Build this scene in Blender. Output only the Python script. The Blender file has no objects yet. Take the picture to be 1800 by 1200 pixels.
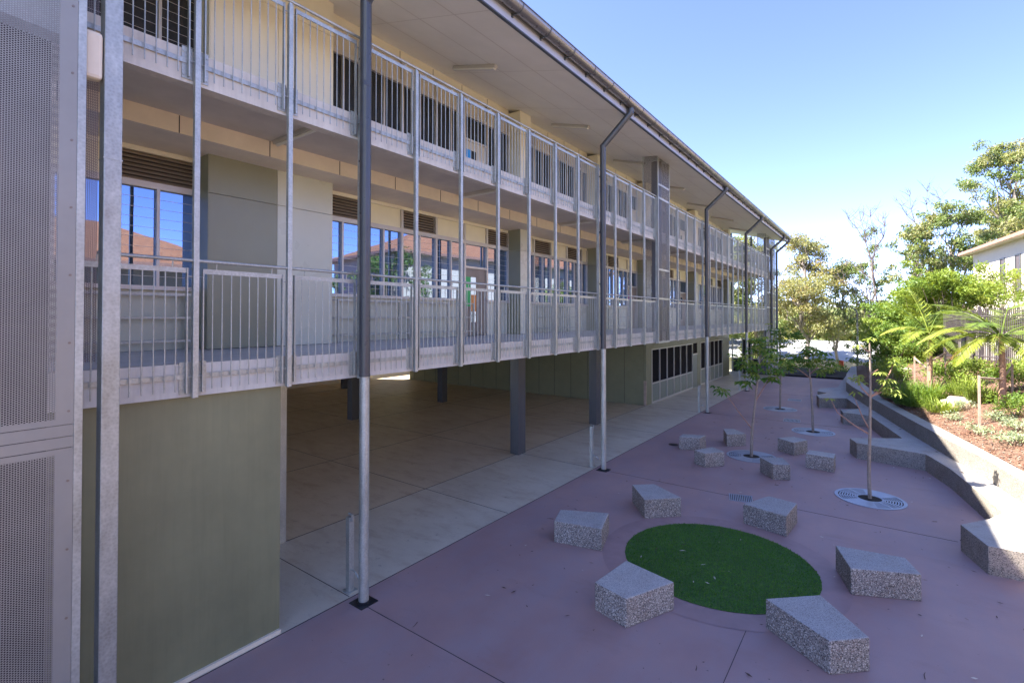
import bpy, math, random
from mathutils import Vector, Matrix
random.seed(7)
S = bpy.context.scene
COL = S.collection
R = math.radians

# ------------------------------------------------------------------ camera, sky, sun, exposure
CAM_H = 3.8
cam = bpy.data.cameras.new('camera')
camo = bpy.data.objects.new('camera', cam)
COL.objects.link(camo)
cam.sensor_width = 36.0
cam.lens = 36.0 * 873 / 1800
cam.shift_y = -55 / 1800
cam.clip_start = 0.05
cam.clip_end = 3000
YAW = math.atan(650 / 873)
camo.location = (0, 0, CAM_H)
camo.rotation_euler = (R(90 + 0.76), 0, YAW)
S.camera = camo

TO_SUN = Vector((-0.71, -0.36, 1.0)).normalized()
world = bpy.data.worlds.new('World')
S.world = world
world.use_nodes = True
wn = world.node_tree
bg = wn.nodes['Background']
sky = wn.nodes.new('ShaderNodeTexSky')
sky.sky_type = 'NISHITA'
sky.sun_disc = False
sky.sun_elevation = math.asin(TO_SUN.z)
sky.sun_rotation = math.atan2(TO_SUN.x, TO_SUN.y)
sky.altitude = 30
sky.air_density = 0.42
sky.dust_density = 0.0
sky.ozone_density = 2.0
tint = wn.nodes.new('ShaderNodeMix')      # camera white balance of the sky light, towards violet blue
tint.data_type = 'RGBA'
tint.blend_type = 'MULTIPLY'
tint.inputs[0].default_value = 1.0
tint.inputs[7].default_value = (0.93, 0.82, 0.94, 1)
wn.links.new(sky.outputs[0], tint.inputs[6])
wn.links.new(tint.outputs[2], bg.inputs[0])
bg.inputs[1].default_value = 0.142
sl = bpy.data.lights.new('sun', 'SUN')
sl.energy = 4.6
sl.angle = R(0.53)
sl.color = (1.0, 0.93, 0.82)
so = bpy.data.objects.new('sun', sl)
COL.objects.link(so)
so.rotation_euler = TO_SUN.to_track_quat('Z', 'Y').to_euler()
so.location = (-30, -20, 40)
S.view_settings.view_transform = 'Standard'
S.view_settings.look = 'None'
S.view_settings.gamma = 1.0
S.view_settings.exposure = 2.52
S.cycles.max_bounces = 10
S.cycles.transparent_max_bounces = 24
S.cycles.diffuse_bounces = 6


# ------------------------------------------------------------------ materials
class NT:
    def __init__(s, name):
        s.m = bpy.data.materials.new(name)
        s.m.use_nodes = True
        s.t = s.m.node_tree
        s.b = s.t.nodes['Principled BSDF']
        s.tc = s.t.nodes.new('ShaderNodeTexCoord')
        s.co = s.tc.outputs['Object']

    def n(s, typ, **kw):
        x = s.t.nodes.new(typ)
        for k, v in kw.items():
            if k.startswith('i_'):
                x.inputs[k[2:].replace('_', ' ')].default_value = v
            else:
                setattr(x, k, v)
        return x

    def l(s, a, b):
        s.t.links.new(a, b)

    def scaled(s, vec):
        mp = s.n('ShaderNodeMapping')
        mp.inputs['Scale'].default_value = vec
        s.l(s.co, mp.inputs[0])
        return mp.outputs[0]

    def noise(s, scale, detail=4, rough=0.6, co=None, dist=0.0):
        x = s.n('ShaderNodeTexNoise')
        x.inputs['Scale'].default_value = scale
        x.inputs['Detail'].default_value = detail
        x.inputs['Roughness'].default_value = rough
        x.inputs['Distortion'].default_value = dist
        s.l(co or s.co, x.inputs['Vector'])
        return x.outputs[0]

    def ramp(s, src, a, b, ca=(0, 0, 0, 1), cb=(1, 1, 1, 1)):
        x = s.n('ShaderNodeValToRGB')
        e = x.color_ramp.elements
        e[0].position = a
        e[1].position = b
        e[0].color = ca
        e[1].color = cb
        s.l(src, x.inputs[0])
        return x.outputs[0]

    def mix(s, fac, a, b, mode='MIX'):
        x = s.n('ShaderNodeMix', data_type='RGBA', blend_type=mode)
        for v, i in ((fac, 0), (a, 6), (b, 7)):
            if isinstance(v, (int, float)):
                x.inputs[i].default_value = v
            elif isinstance(v, tuple):
                x.inputs[i].default_value = v if len(v) == 4 else v + (1,)
            else:
                s.l(v, x.inputs[i])
        return x.outputs[2]

    def bump(s, src, strength=0.3, dist=0.01):
        x = s.n('ShaderNodeBump')
        x.inputs['Strength'].default_value = strength
        x.inputs['Distance'].default_value = dist
        s.l(src, x.inputs['Height'])
        s.l(x.outputs[0], s.b.inputs['Normal'])

    def math(s, op, a, b=None):
        x = s.n('ShaderNodeMath', operation=op)
        for i, v in enumerate((a, b)):
            if v is None:
                continue
            if isinstance(v, (int, float)):
                x.inputs[i].default_value = v
            else:
                s.l(v, x.inputs[i])
        return x.outputs[0]


def c4(c):
    return tuple(c) + (1,) if len(c) == 3 else tuple(c)


def mat(name, col, rough=0.6, metal=0.0, var=0.12, scale=3.0, bump=0.0, bscale=40.0, streak=0.0, spec=None, dirt=None):
    """plain surface with large soft variation, fine variation and optional vertical streaks"""
    t = NT(name)
    dark = tuple(x * (1 - var) for x in col)
    light = tuple(min(1, x * (1 + var)) for x in col)
    n1 = t.noise(scale, 5, 0.65)
    cc = t.mix(t.ramp(n1, 0.3, 0.7), c4(dark), c4(light))
    if streak:
        n2 = t.noise(3.0, 4, 0.6, t.scaled((6, 6, 0.35)))
        cc = t.mix(t.ramp(n2, 0.45, 0.75, (0, 0, 0, 1), (streak,) * 3 + (1,)), cc, c4(tuple(x * 0.55 for x in col)))
    if dirt:
        n3 = t.noise(dirt[0], 6, 0.7)
        cc = t.mix(t.ramp(n3, dirt[1], dirt[1] + 0.2, (0, 0, 0, 1), (dirt[2],) * 3 + (1,)), cc, c4(dirt[3]))
    t.l(cc, t.b.inputs['Base Color'])
    rr = t.ramp(t.noise(scale * 3, 3), 0.2, 0.8, (max(0, rough - 0.08),) * 3 + (1,), (min(1, rough + 0.08),) * 3 + (1,))
    t.l(rr, t.b.inputs['Roughness'])
    t.b.inputs['Metallic'].default_value = metal
    if spec is not None:
        t.b.inputs['Specular IOR Level'].default_value = spec
    if bump:
        t.bump(t.noise(bscale, 4), bump, 0.004)
    return t.m


def galv_mat(name, base=0.6, tint=(1.0, 1.02, 0.93)):
    t = NT(name)
    v = t.n('ShaderNodeTexVoronoi')
    v.inputs['Scale'].default_value = 45
    t.l(t.co, v.inputs['Vector'])
    n1 = t.noise(4, 5, 0.7, t.scaled((1, 1, 0.5)))
    a = c4(tuple(base * 0.72 * x for x in tint))
    b = c4(tuple(base * 1.15 * x for x in tint))
    cc = t.mix(t.ramp(n1, 0.3, 0.7), a, b)
    cc = t.mix(0.25, cc, v.outputs['Distance'], 'SOFT_LIGHT')
    t.l(cc, t.b.inputs['Base Color'])
    t.l(t.ramp(n1, 0.2, 0.8, (0.38,) * 3 + (1,), (0.56,) * 3 + (1,)), t.b.inputs['Roughness'])
    t.b.inputs['Metallic'].default_value = 0.55
    return t.m


def aggregate_mat(name, scale, cols, mortar, contrast=1.0):
    """exposed aggregate: voronoi stones of several colours"""
    t = NT(name)
    v = t.n('ShaderNodeTexVoronoi')
    v.inputs['Scale'].default_value = scale
    t.l(t.co, v.inputs['Vector'])
    sep = t.n('ShaderNodeSeparateColor')
    t.l(v.outputs['Color'], sep.inputs[0])
    cr = t.n('ShaderNodeValToRGB')
    cr.color_ramp.interpolation = 'CONSTANT'
    e = cr.color_ramp.elements
    e[0].position = 0
    e[0].color = c4(cols[0])
    e[1].position = 1 / len(cols)
    e[1].color = c4(cols[1])
    for i in range(2, len(cols)):
        k = e.new(i / len(cols))
        k.color = c4(cols[i])
    t.l(sep.outputs[0], cr.inputs[0])
    edge = t.ramp(v.outputs['Distance'], 0.35, 0.62)
    cc = t.mix(edge, cr.outputs[0], c4(mortar))
    n1 = t.noise(2.5, 4, 0.6)
    cc = t.mix(t.ramp(n1, 0.45, 0.75, (0, 0, 0, 1), (0.45,) * 3 + (1,)), cc, t.mix(1.0, cc, (0.62, 0.5, 0.42, 1), 'MULTIPLY'))
    oi = t.n('ShaderNodeObjectInfo')
    cc = t.mix(1.0, cc, t.ramp(oi.outputs['Random'], 0.0, 1.0, (0.8, 0.8, 0.8, 1), (1.12, 1.08, 1.02, 1)), 'MULTIPLY')
    t.l(cc, t.b.inputs['Base Color'])
    t.b.inputs['Roughness'].default_value = 0.75
    t.bump(t.math('SUBTRACT', 1.0, v.outputs['Distance']), 0.35, 0.006)
    return t.m


def perforated_mat(name, col, pitch=0.0165, r=0.0056, axis='Y', metal=0.4):
    """sheet metal with staggered round holes (u along Y or X, v along Z)"""
    t = NT(name)
    base = c4(col)
    n1 = t.noise(2.0, 4)
    t.l(t.mix(t.ramp(n1, 0.3, 0.7), c4(tuple(x * 0.88 for x in col)), c4(tuple(x * 1.1 for x in col))), t.b.inputs['Base Color'])
    t.b.inputs['Metallic'].default_value = metal
    t.b.inputs['Roughness'].default_value = 0.5
    sp = t.n('ShaderNodeSeparateXYZ')
    t.l(t.co, sp.inputs[0])
    u = sp.outputs[axis]
    v = sp.outputs['Z']
    cu = pitch * math.sqrt(3)
    ds = []
    for off in (0.0, 0.5):
        fu = t.math('MULTIPLY', t.math('SUBTRACT', t.math('FRACT', t.math('ADD', t.math('DIVIDE', u, cu), off + 400)), 0.5), cu)
        fv = t.math('MULTIPLY', t.math('SUBTRACT', t.math('FRACT', t.math('ADD', t.math('DIVIDE', v, pitch), off + 400)), 0.5), pitch)
        ds.append(t.math('SQRT', t.math('ADD', t.math('MULTIPLY', fu, fu), t.math('MULTIPLY', fv, fv))))
    hole = t.math('LESS_THAN', t.math('MINIMUM', ds[0], ds[1]), r)
    tr = t.n('ShaderNodeBsdfTransparent')
    mx = t.n('ShaderNodeMixShader')
    t.l(hole, mx.inputs[0])
    t.l(t.b.outputs[0], mx.inputs[1])
    t.l(tr.outputs[0], mx.inputs[2])
    t.l(mx.outputs[0], t.t.nodes['Material Output'].inputs[0])
    return t.m


def leaf_mat(name, col, col2, trans=0.35):
    t = NT(name)
    n1 = t.noise(1.3, 3)
    oi = t.n('ShaderNodeObjectInfo')
    cc = t.mix(t.ramp(n1, 0.35, 0.65), c4(col), c4(col2))
    n2 = t.noise(14, 2)
    cc = t.mix(t.ramp(n2, 0.3, 0.7), cc, t.mix(1.0, cc, (1.25, 1.2, 0.9, 1), 'MULTIPLY'))
    t.l(cc, t.b.inputs['Base Color'])
    t.b.inputs['Roughness'].default_value = 0.55
    t.b.inputs['Specular IOR Level'].default_value = 0.3
    tl = t.n('ShaderNodeBsdfTranslucent')
    t.l(t.mix(1.0, cc, (1.3, 1.25, 0.6, 1), 'MULTIPLY'), tl.inputs[0])
    mx = t.n('ShaderNodeMixShader')
    mx.inputs[0].default_value = trans
    t.l(t.b.outputs[0], mx.inputs[1])
    t.l(tl.outputs[0], mx.inputs[2])
    t.l(mx.outputs[0], t.t.nodes['Material Output'].inputs[0])
    return t.m


def glass_mat(name, tint, metal, base=None):
    t = NT(name)
    t.b.inputs['Base Color'].default_value = c4(tint)
    t.b.inputs['Metallic'].default_value = metal
    t.b.inputs['Roughness'].default_value = 0.015
    t.bump(t.noise(1.2, 2), 0.05, 0.02)
    return t.m


M = {}
M['galv'] = galv_mat('galvanised_steel', 0.5)
M['galv_bright'] = galv_mat('galvanised_steel_bright', 0.46)
M['dark_paint'] = mat('charcoal_paint', (0.06, 0.064, 0.072), 0.32, 0.0, 0.08, spec=0.6)
M['black'] = mat('black_plate', (0.015, 0.016, 0.02), 0.4)
M['cream'] = mat('cream_cladding', (0.8, 0.74, 0.56), 0.5, var=0.03, scale=1.0)
M['cream_panel'] = mat('cream_infill', (0.78, 0.72, 0.5), 0.45, var=0.04)
M['taupe'] = mat('taupe_infill', (0.55, 0.49, 0.38), 0.45, var=0.05)
M['sage'] = mat('pale_sage_panel', (0.58, 0.58, 0.47), 0.3, var=0.05, scale=0.7)
M['olive'] = mat('olive_panel', (0.26, 0.26, 0.18), 0.33, var=0.06, scale=0.7)
M['olive_wall'] = mat('olive_wall_paint', (0.215, 0.215, 0.12), 0.42, var=0.14, scale=0.9, bump=0.08, bscale=5, streak=0.2, dirt=(5, 0.66, 0.35, (0.3, 0.3, 0.25)))
M['olive_dark'] = mat('dark_olive_board', (0.2, 0.2, 0.11), 0.5, var=0.08)
M['frame'] = mat('aluminium_frame', (0.56, 0.53, 0.48), 0.4, 0.3, var=0.05)
M['soffit'] = mat('soffit_sheet', (0.88, 0.85, 0.75), 0.55, var=0.04, scale=1.2)
M['soffit_line'] = mat('soffit_joint_cover', (0.74, 0.7, 0.6), 0.5, var=0.03)
M['concrete_edge'] = mat('slab_edge_concrete', (0.62, 0.58, 0.5), 0.75, var=0.12, scale=2.5, bump=0.2, streak=0.35)
M['concrete_soffit'] = mat('soffit_concrete', (0.6, 0.55, 0.46), 0.8, var=0.1, scale=1.5, bump=0.1)
M['beam'] = mat('beam_concrete', (0.8, 0.7, 0.54), 0.75, var=0.08, scale=2.0, bump=0.1)
M['gallery_floor'] = mat('gallery_floor_concrete', (0.56, 0.56, 0.56), 0.35, var=0.1, scale=2)
M['glass'] = glass_mat('reflective_glass', (0.19, 0.26, 0.4), 0.9)
M['glass_dark'] = glass_mat('dark_glass', (0.05, 0.055, 0.06), 0.5)
M['louvre'] = mat('taupe_louvre', (0.33, 0.27, 0.2), 0.45, var=0.05)
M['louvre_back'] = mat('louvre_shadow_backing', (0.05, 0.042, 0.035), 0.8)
M['screen'] = mat('dark_insect_screen', (0.012, 0.011, 0.014), 0.85, var=0.2, scale=20, spec=0.1)
M['door'] = mat('taupe_door', (0.24, 0.2, 0.165), 0.45)
M['column'] = mat('charcoal_column_paint', (0.075, 0.078, 0.085), 0.38, var=0.08)
M['gutter'] = mat('gutter_metal', (0.21, 0.2, 0.195), 0.3, 0.55, var=0.05)
M['fascia'] = mat('fascia_metal', (0.5, 0.51, 0.56), 0.4, 0.3, var=0.05)
M['gutter_strap'] = mat('gutter_strap_metal', (0.09, 0.1, 0.11), 0.4, 0.3)
M['roof'] = mat('roof_metal', (0.25, 0.26, 0.28), 0.5, 0.3)
M['white'] = mat('white_paint', (0.8, 0.79, 0.77), 0.5, var=0.03)
M['lamp_white'] = mat('lamp_diffuser', (0.75, 0.73, 0.66), 0.35, var=0.03)
M['black_soil'] = mat('soil', (0.03, 0.025, 0.02), 0.95, var=0.3, scale=20, bump=0.5)
M['perf'] = perforated_mat('perforated_sheet', (0.34, 0.325, 0.29))
M['perf_x'] = perforated_mat('perforated_sheet_across', (0.2, 0.19, 0.19), axis='X')
M['perf_duct'] = perforated_mat('perforated_sheet_charcoal', (0.17, 0.165, 0.16))
M['perf_solid'] = mat('sheet_margin', (0.31, 0.3, 0.27), 0.5, 0.4, var=0.08, scale=1.5)
M['perf_far'] = perforated_mat('perforated_sheet_dark', (0.16, 0.135, 0.135), metal=0.3)
M['rust'] = mat('bolt_metal', (0.25, 0.2, 0.17), 0.5, 0.6)
M['green_sign'] = mat('green_sign_face', (0.02, 0.12, 0.06), 0.4)
M['poster_green'] = mat('green_poster', (0.05, 0.45, 0.12), 0.5, var=0.05)
M['poster_orange'] = mat('orange_poster', (0.75, 0.3, 0.08), 0.5, var=0.15, scale=20)
M['poster_blue'] = mat('blue_poster', (0.02, 0.3, 0.7), 0.5, var=0.05)
M['poster_purple'] = mat('purple_poster', (0.3, 0.04, 0.3), 0.5, var=0.05)
M['orange'] = mat('orange_fabric', (0.8, 0.12, 0.04), 0.7)
M['timber'] = mat('weathered_stake_timber', (0.42, 0.32, 0.25), 0.8, var=0.2, scale=8, streak=0.4)
M['bark'] = mat('young_bark', (0.3, 0.24, 0.19), 0.85, var=0.25, scale=14, bump=0.4)
M['bark_red'] = mat('reddish_branch_bark', (0.36, 0.2, 0.14), 0.8, var=0.2, scale=14)
M['bark_grey'] = mat('gum_bark', (0.25, 0.21, 0.18), 0.85, var=0.3, scale=3, bump=0.4)
M['bark_pink'] = mat('pinkish_palm_trunk', (0.42, 0.26, 0.18), 0.85, var=0.3, scale=9, bump=0.4)
M['tile'] = None
M['render_wall'] = mat('cream_render', (0.62, 0.55, 0.46), 0.8, var=0.04)
M['render_wall2'] = mat('tan_render', (0.4, 0.33, 0.2), 0.8, var=0.04)
M['fence'] = mat('dark_brown_pickets', (0.06, 0.05, 0.055), 0.6, var=0.2)
M['rock'] = mat('pale_sandstone', (0.5, 0.46, 0.4), 0.85, var=0.12, scale=5, bump=0.5, bscale=12)
M['agg_side'] = aggregate_mat('exposed_aggregate', 78, [(0.02, 0.022, 0.028), (0.26, 0.23, 0.2), (0.6, 0.57, 0.52), (0.07, 0.07, 0.075), (0.74, 0.7, 0.63), (0.22, 0.14, 0.1), (0.38, 0.35, 0.32), (0.045, 0.05, 0.055)], (0.3, 0.28, 0.26))
M['agg_top'] = aggregate_mat('honed_aggregate_top', 125, [(0.16, 0.17, 0.18), (0.42, 0.42, 0.41), (0.6, 0.6, 0.58), (0.3, 0.3, 0.3), (0.5, 0.5, 0.48)], (0.42, 0.42, 0.41))
M['seat_side'] = aggregate_mat('seat_wall_aggregate', 80, [(0.05, 0.05, 0.05), (0.25, 0.23, 0.2), (0.42, 0.39, 0.35), (0.11, 0.1, 0.095), (0.32, 0.29, 0.26)], (0.28, 0.26, 0.23))
M['seat_top'] = aggregate_mat('seat_wall_honed_top', 120, [(0.28, 0.27, 0.26), (0.4, 0.39, 0.37), (0.5, 0.48, 0.45), (0.36, 0.35, 0.33)], (0.42, 0.41, 0.38))
M['grate'] = mat('cast_grate_metal', (0.42, 0.46, 0.52), 0.45, 0.5, var=0.08)


def tile_mat():
    t = NT('terracotta_tiles')
    br = t.n('ShaderNodeTexBrick')
    br.inputs['Scale'].default_value = 1.0
    br.inputs['Brick Width'].default_value = 0.3
    br.inputs['Row Height'].default_value = 0.33
    br.inputs['Mortar Size'].default_value = 0.02
    br.inputs['Color1'].default_value = (0.3, 0.095, 0.035, 1)
    br.inputs['Color2'].default_value = (0.4, 0.15, 0.06, 1)
    br.inputs['Mortar'].default_value = (0.2, 0.09, 0.05, 1)
    mp = t.n('ShaderNodeMapping')
    mp.inputs['Rotation'].default_value = (0, 0, R(90))
    t.l(t.co, mp.inputs[0])
    t.l(mp.outputs[0], br.inputs['Vector'])
    n = t.noise(9, 4)
    t.l(t.mix(t.ramp(n, 0.35, 0.7), br.outputs[0], (0.38, 0.18, 0.09, 1)), t.b.inputs['Base Color'])
    t.b.inputs['Roughness'].default_value = 0.7
    return t.m


M['tile'] = tile_mat()


def paving_mat():
    t = NT('mauve_coloured_concrete')
    a = t.noise(0.35, 5, 0.6)
    b = t.noise(2.2, 6, 0.7, t.scaled((1, 0.45, 1)))
    c = t.noise(90, 2, 0.5)
    cc = t.mix(t.ramp(a, 0.3, 0.7), (0.325, 0.21, 0.2, 1), (0.435, 0.295, 0.27, 1))
    cc = t.mix(t.ramp(b, 0.42, 0.72, (0, 0, 0, 1), (0.55,) * 3 + (1,)), cc, (0.34, 0.285, 0.3, 1))
    d = t.noise(0.9, 6, 0.75, t.scaled((0.6, 1.7, 1)))
    cc = t.mix(t.ramp(d, 0.56, 0.74, (0, 0, 0, 1), (0.55,) * 3 + (1,)), cc, (0.31, 0.2, 0.17, 1))
    cc = t.mix(t.ramp(c, 0.3, 0.7), cc, t.mix(1.0, cc, (1.1, 1.08, 1.06, 1), 'MULTIPLY'))
    sp = t.noise(16, 3, 0.5)
    cc = t.mix(t.ramp(sp, 0.72, 0.76), cc, (0.12, 0.09, 0.085, 1))
    t.l(cc, t.b.inputs['Base Color'])
    t.l(t.ramp(b, 0.3, 0.7, (0.5,) * 3 + (1,), (0.68,) * 3 + (1,)), t.b.inputs['Roughness'])
    t.bump(c, 0.08, 0.003)
    return t.m


def concrete_mat(name='grey_brown_concrete_floor', tint=(1, 1, 1)):
    t = NT(name)
    a = t.noise(0.5, 6, 0.7)
    b = t.noise(2.4, 6, 0.72, t.scaled((0.5, 1.3, 1)))
    c = t.noise(60, 3, 0.5)
    cc = t.mix(t.ramp(a, 0.3, 0.7), (0.54, 0.49, 0.4, 1), (0.68, 0.64, 0.54, 1))
    cc = t.mix(t.ramp(b, 0.5, 0.72, (0, 0, 0, 1), (0.6,) * 3 + (1,)), cc, (0.42, 0.32, 0.23, 1))
    e = t.noise(7, 6, 0.75)
    cc = t.mix(t.ramp(e, 0.6, 0.7, (0, 0, 0, 1), (0.55,) * 3 + (1,)), cc, (0.2, 0.17, 0.14, 1))
    cc = t.mix(t.ramp(c, 0.3, 0.7), cc, t.mix(1.0, cc, (1.08, 1.07, 1.05, 1), 'MULTIPLY'))
    cc = t.mix(1.0, cc, c4(tint), 'MULTIPLY')
    t.l(cc, t.b.inputs['Base Color'])
    t.l(t.ramp(b, 0.3, 0.75, (0.32,) * 3 + (1,), (0.6,) * 3 + (1,)), t.b.inputs['Roughness'])
    t.bump(c, 0.06, 0.003)
    return t.m


def mulch_mat():
    t = NT('bark_mulch')
    v = t.n('ShaderNodeTexVoronoi')
    v.inputs['Scale'].default_value = 22
    t.l(t.scaled((1, 0.5, 1)), v.inputs['Vector'])
    sep = t.n('ShaderNodeSeparateColor')
    t.l(v.outputs['Color'], sep.inputs[0])
    cc = t.mix(sep.outputs[0], (0.07, 0.03, 0.018, 1), (0.19, 0.1, 0.06, 1))
    cc = t.mix(t.ramp(t.noise(2, 5), 0.4, 0.7), cc, (0.16, 0.1, 0.07, 1))
    t.l(cc, t.b.inputs['Base Color'])
    t.b.inputs['Roughness'].default_value = 0.9
    t.bump(t.math('ADD', v.outputs['Distance'], t.noise(30, 3)), 0.9, 0.04)
    return t.m


def grass_ground_mat():
    t = NT('rough_ground_cover')
    cc = t.mix(t.ramp(t.noise(0.15, 6, 0.7), 0.35, 0.65), (0.1, 0.13, 0.045, 1), (0.19, 0.19, 0.09, 1))
    cc = t.mix(t.ramp(t.noise(6, 6, 0.7), 0.4, 0.7), cc, (0.07, 0.09, 0.03, 1))
    t.l(cc, t.b.inputs['Base Color'])
    t.b.inputs['Roughness'].default_value = 0.95
    return t.m


M['paving'] = paving_mat()
M['concrete'] = concrete_mat(tint=(0.98, 0.95, 0.89))
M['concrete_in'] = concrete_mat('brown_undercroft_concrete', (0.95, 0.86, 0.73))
M['mulch'] = mulch_mat()
M['ground'] = grass_ground_mat()
M['bounce_pale'] = mat('pale_bounce_sheet', (0.5, 0.46, 0.42), 0.8)  # added surface, pale so that it throws sunlight back at the building
M['yard'] = mat('pale_yard_concrete', (0.28, 0.25, 0.21), 0.8)
M['shade_backing'] = mat('dark_shade_backing', (0.035, 0.027, 0.03), 0.8)  # near-black colour stands in for the unlit stair interior
M['bark_dark'] = mat('dark_bare_bark', (0.13, 0.1, 0.09), 0.85, var=0.2)
M['shed_roof'] = mat('pale_grey_roof_sheet', (0.42, 0.42, 0.42), 0.6, var=0.04)
M['joint'] = mat('joint_filler', (0.06, 0.05, 0.05), 0.9)
M['ring'] = mat('mauve_ring_concrete', (0.35, 0.235, 0.225), 0.55, var=0.12, scale=2.5)
M['turf'] = mat('turf_backing', (0.05, 0.12, 0.025), 0.95, var=0.3, scale=12)
M['turf_a'] = leaf_mat('turf_blade', (0.075, 0.2, 0.03), (0.11, 0.27, 0.04), 0.25)
M['litter'] = mat('dry_leaf', (0.09, 0.055, 0.04), 0.9)
M['litter_pale'] = mat('pale_dry_leaf', (0.62, 0.56, 0.46), 0.8)
M['leaf_young'] = leaf_mat('young_tree_leaf', (0.07, 0.17, 0.03), (0.12, 0.23, 0.04))
M['leaf_lime'] = leaf_mat('lime_leaf', (0.2, 0.3, 0.07), (0.28, 0.33, 0.09))
M['leaf_bush'] = leaf_mat('bright_bush_leaf', (0.13, 0.205, 0.035), (0.22, 0.28, 0.06), 0.4)
M['leaf_shrub'] = leaf_mat('shrub_leaf', (0.085, 0.16, 0.035), (0.14, 0.22, 0.05))
M['leaf_grey'] = leaf_mat('grey_green_leaf', (0.2, 0.26, 0.18), (0.28, 0.33, 0.22), 0.2)
M['leaf_gum'] = leaf_mat('gum_leaf', (0.11, 0.17, 0.06), (0.2, 0.25, 0.11), 0.35)
M['leaf_gum_b'] = leaf_mat('olive_gum_leaf', (0.2, 0.22, 0.11), (0.29, 0.29, 0.16), 0.35)
M['leaf_rusty'] = leaf_mat('rusty_gum_leaf', (0.28, 0.22, 0.11), (0.23, 0.24, 0.13), 0.35)
M['leaf_palm'] = leaf_mat('palm_leaflet', (0.15, 0.22, 0.035), (0.26, 0.3, 0.06), 0.3)
M['leaf_palm_b'] = leaf_mat('palm_leaflet_dark', (0.08, 0.14, 0.03), (0.15, 0.2, 0.045), 0.3)
M['frond_dry'] = mat('dry_palm_frond', (0.36, 0.18, 0.09), 0.9, var=0.2)
M['leaf_far'] = leaf_mat('distant_leaf', (0.12, 0.16, 0.07), (0.2, 0.24, 0.12), 0.25)


# ------------------------------------------------------------------ mesh helpers
class MB:
    def __init__(s):
        s.v = []
        s.f = []
        s.mi = []
        s.cur = 0

    def quad(s, pts):
        n = len(s.v)
        s.v += [tuple(p) for p in pts]
        s.f.append(tuple(range(n, n + len(pts))))
        s.mi.append(s.cur)
        return s

    def box(s, x0, x1, y0, y1, z0, z1, mtx=None):
        n = len(s.v)
        p = [(x0, y0, z0), (x1, y0, z0), (x1, y1, z0), (x0, y1, z0), (x0, y0, z1), (x1, y0, z1), (x1, y1, z1), (x0, y1, z1)]
        if mtx:
            p = [tuple(mtx @ Vector(q)) for q in p]
        s.v += p
        for f in ((0, 3, 2, 1), (4, 5, 6, 7), (0, 1, 5, 4), (1, 2, 6, 5), (2, 3, 7, 6), (3, 0, 4, 7)):
            s.f.append(tuple(n + i for i in f))
            s.mi.append(s.cur)
        return s

    def prism(s, pts, z0, z1, top=None):
        """pts: counter-clockwise plan outline; z1 may be a list"""
        n = len(s.v)
        k = len(pts)
        zz0 = z0 if isinstance(z0, (list, tuple)) else [z0] * k
        zz1 = z1 if isinstance(z1, (list, tuple)) else [z1] * k
        s.v += [(p[0], p[1], z) for p, z in zip(pts, zz0)] + [(p[0], p[1], z) for p, z in zip(pts, zz1)]
        for i in range(k):
            j = (i + 1) % k
            s.f.append((n + i, n + j, n + k + j, n + k + i))
            s.mi.append(s.cur)
        s.f.append(tuple(n + k + i for i in range(k)))
        s.mi.append(s.cur if top is None else top)
        s.f.append(tuple(n + i for i in reversed(range(k))))
        s.mi.append(s.cur)
        return s

    def tube(s, path, rad, n=8, caps=True):
        path = [Vector(p) for p in path]
        if not isinstance(rad, (list, tuple)):
            rad = [rad] * len(path)
        rings = []
        prev = None
        for i, p in enumerate(path):
            if i == 0:
                d = path[1] - p
            elif i == len(path) - 1:
                d = p - path[i - 1]
            else:
                d = (path[i + 1] - p).normalized() + (p - path[i - 1]).normalized()
            d.normalize()
            ref = Vector((0, 0, 1)) if abs(d.z) < 0.9 else Vector((1, 0, 0))
            if prev is not None:
                a = prev - d * prev.dot(d)
                if a.length < 1e-4:
                    a = ref.cross(d)
            else:
                a = ref.cross(d)
            a.normalize()
            prev = a
            b = d.cross(a)
            # keep the section round through mitred bends
            k = 1.0
            if 0 < i < len(path) - 1:
                u = (p - path[i - 1]).normalized()
                k = 1.0 / max(0.5, abs(u.dot(d)))
            base = len(s.v)
            for q in range(n):
                t = 2 * math.pi * q / n
                s.v.append(tuple(p + (a * math.cos(t) + b * math.sin(t)) * rad[i] * (k if k < 1.3 else 1.15)))
            rings.append(base)
        for r0, r1 in zip(rings, rings[1:]):
            for q in range(n):
                q2 = (q + 1) % n
                s.f.append((r0 + q, r0 + q2, r1 + q2, r1 + q))
                s.mi.append(s.cur)
        if caps:
            s.f.append(tuple(rings[0] + q for q in reversed(range(n))))
            s.mi.append(s.cur)
            s.f.append(tuple(rings[-1] + q for q in range(n)))
            s.mi.append(s.cur)
        return s

    def build(s, name, mats, parent=None, smooth=False, bevel=0):
        me = bpy.data.meshes.new(name)
        me.from_pydata(s.v, [], s.f)
        if not isinstance(mats, (list, tuple)):
            mats = [mats]
        for m in mats:
            me.materials.append(M[m] if isinstance(m, str) else m)
        if len(mats) > 1:
            me.polygons.foreach_set('material_index', s.mi)
        if smooth:
            me.polygons.foreach_set('use_smooth', [True] * len(me.polygons))
        me.update()
        o = bpy.data.objects.new(name, me)
        COL.objects.link(o)
        if smooth:
            try:
                me.set_sharp_from_angle(angle=R(40))
            except Exception:
                pass
        if bevel:
            b = o.modifiers.new('bevel', 'BEVEL')
            b.width = bevel
            b.segments = 2
            b.limit_method = 'ANGLE'
        if parent:
            o.parent = parent
        return o


def thing(name, label, cat, loc=(0, 0, 0), group=None):
    o = bpy.data.objects.new(name, None)
    COL.objects.link(o)
    o.location = loc
    o.empty_display_size = 0.2
    return tag(o, label, cat, group)


def tag(o, label, cat, group=None):
    o['label'] = label
    o['category'] = cat
    if group:
        o['group'] = group
    return o


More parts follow.
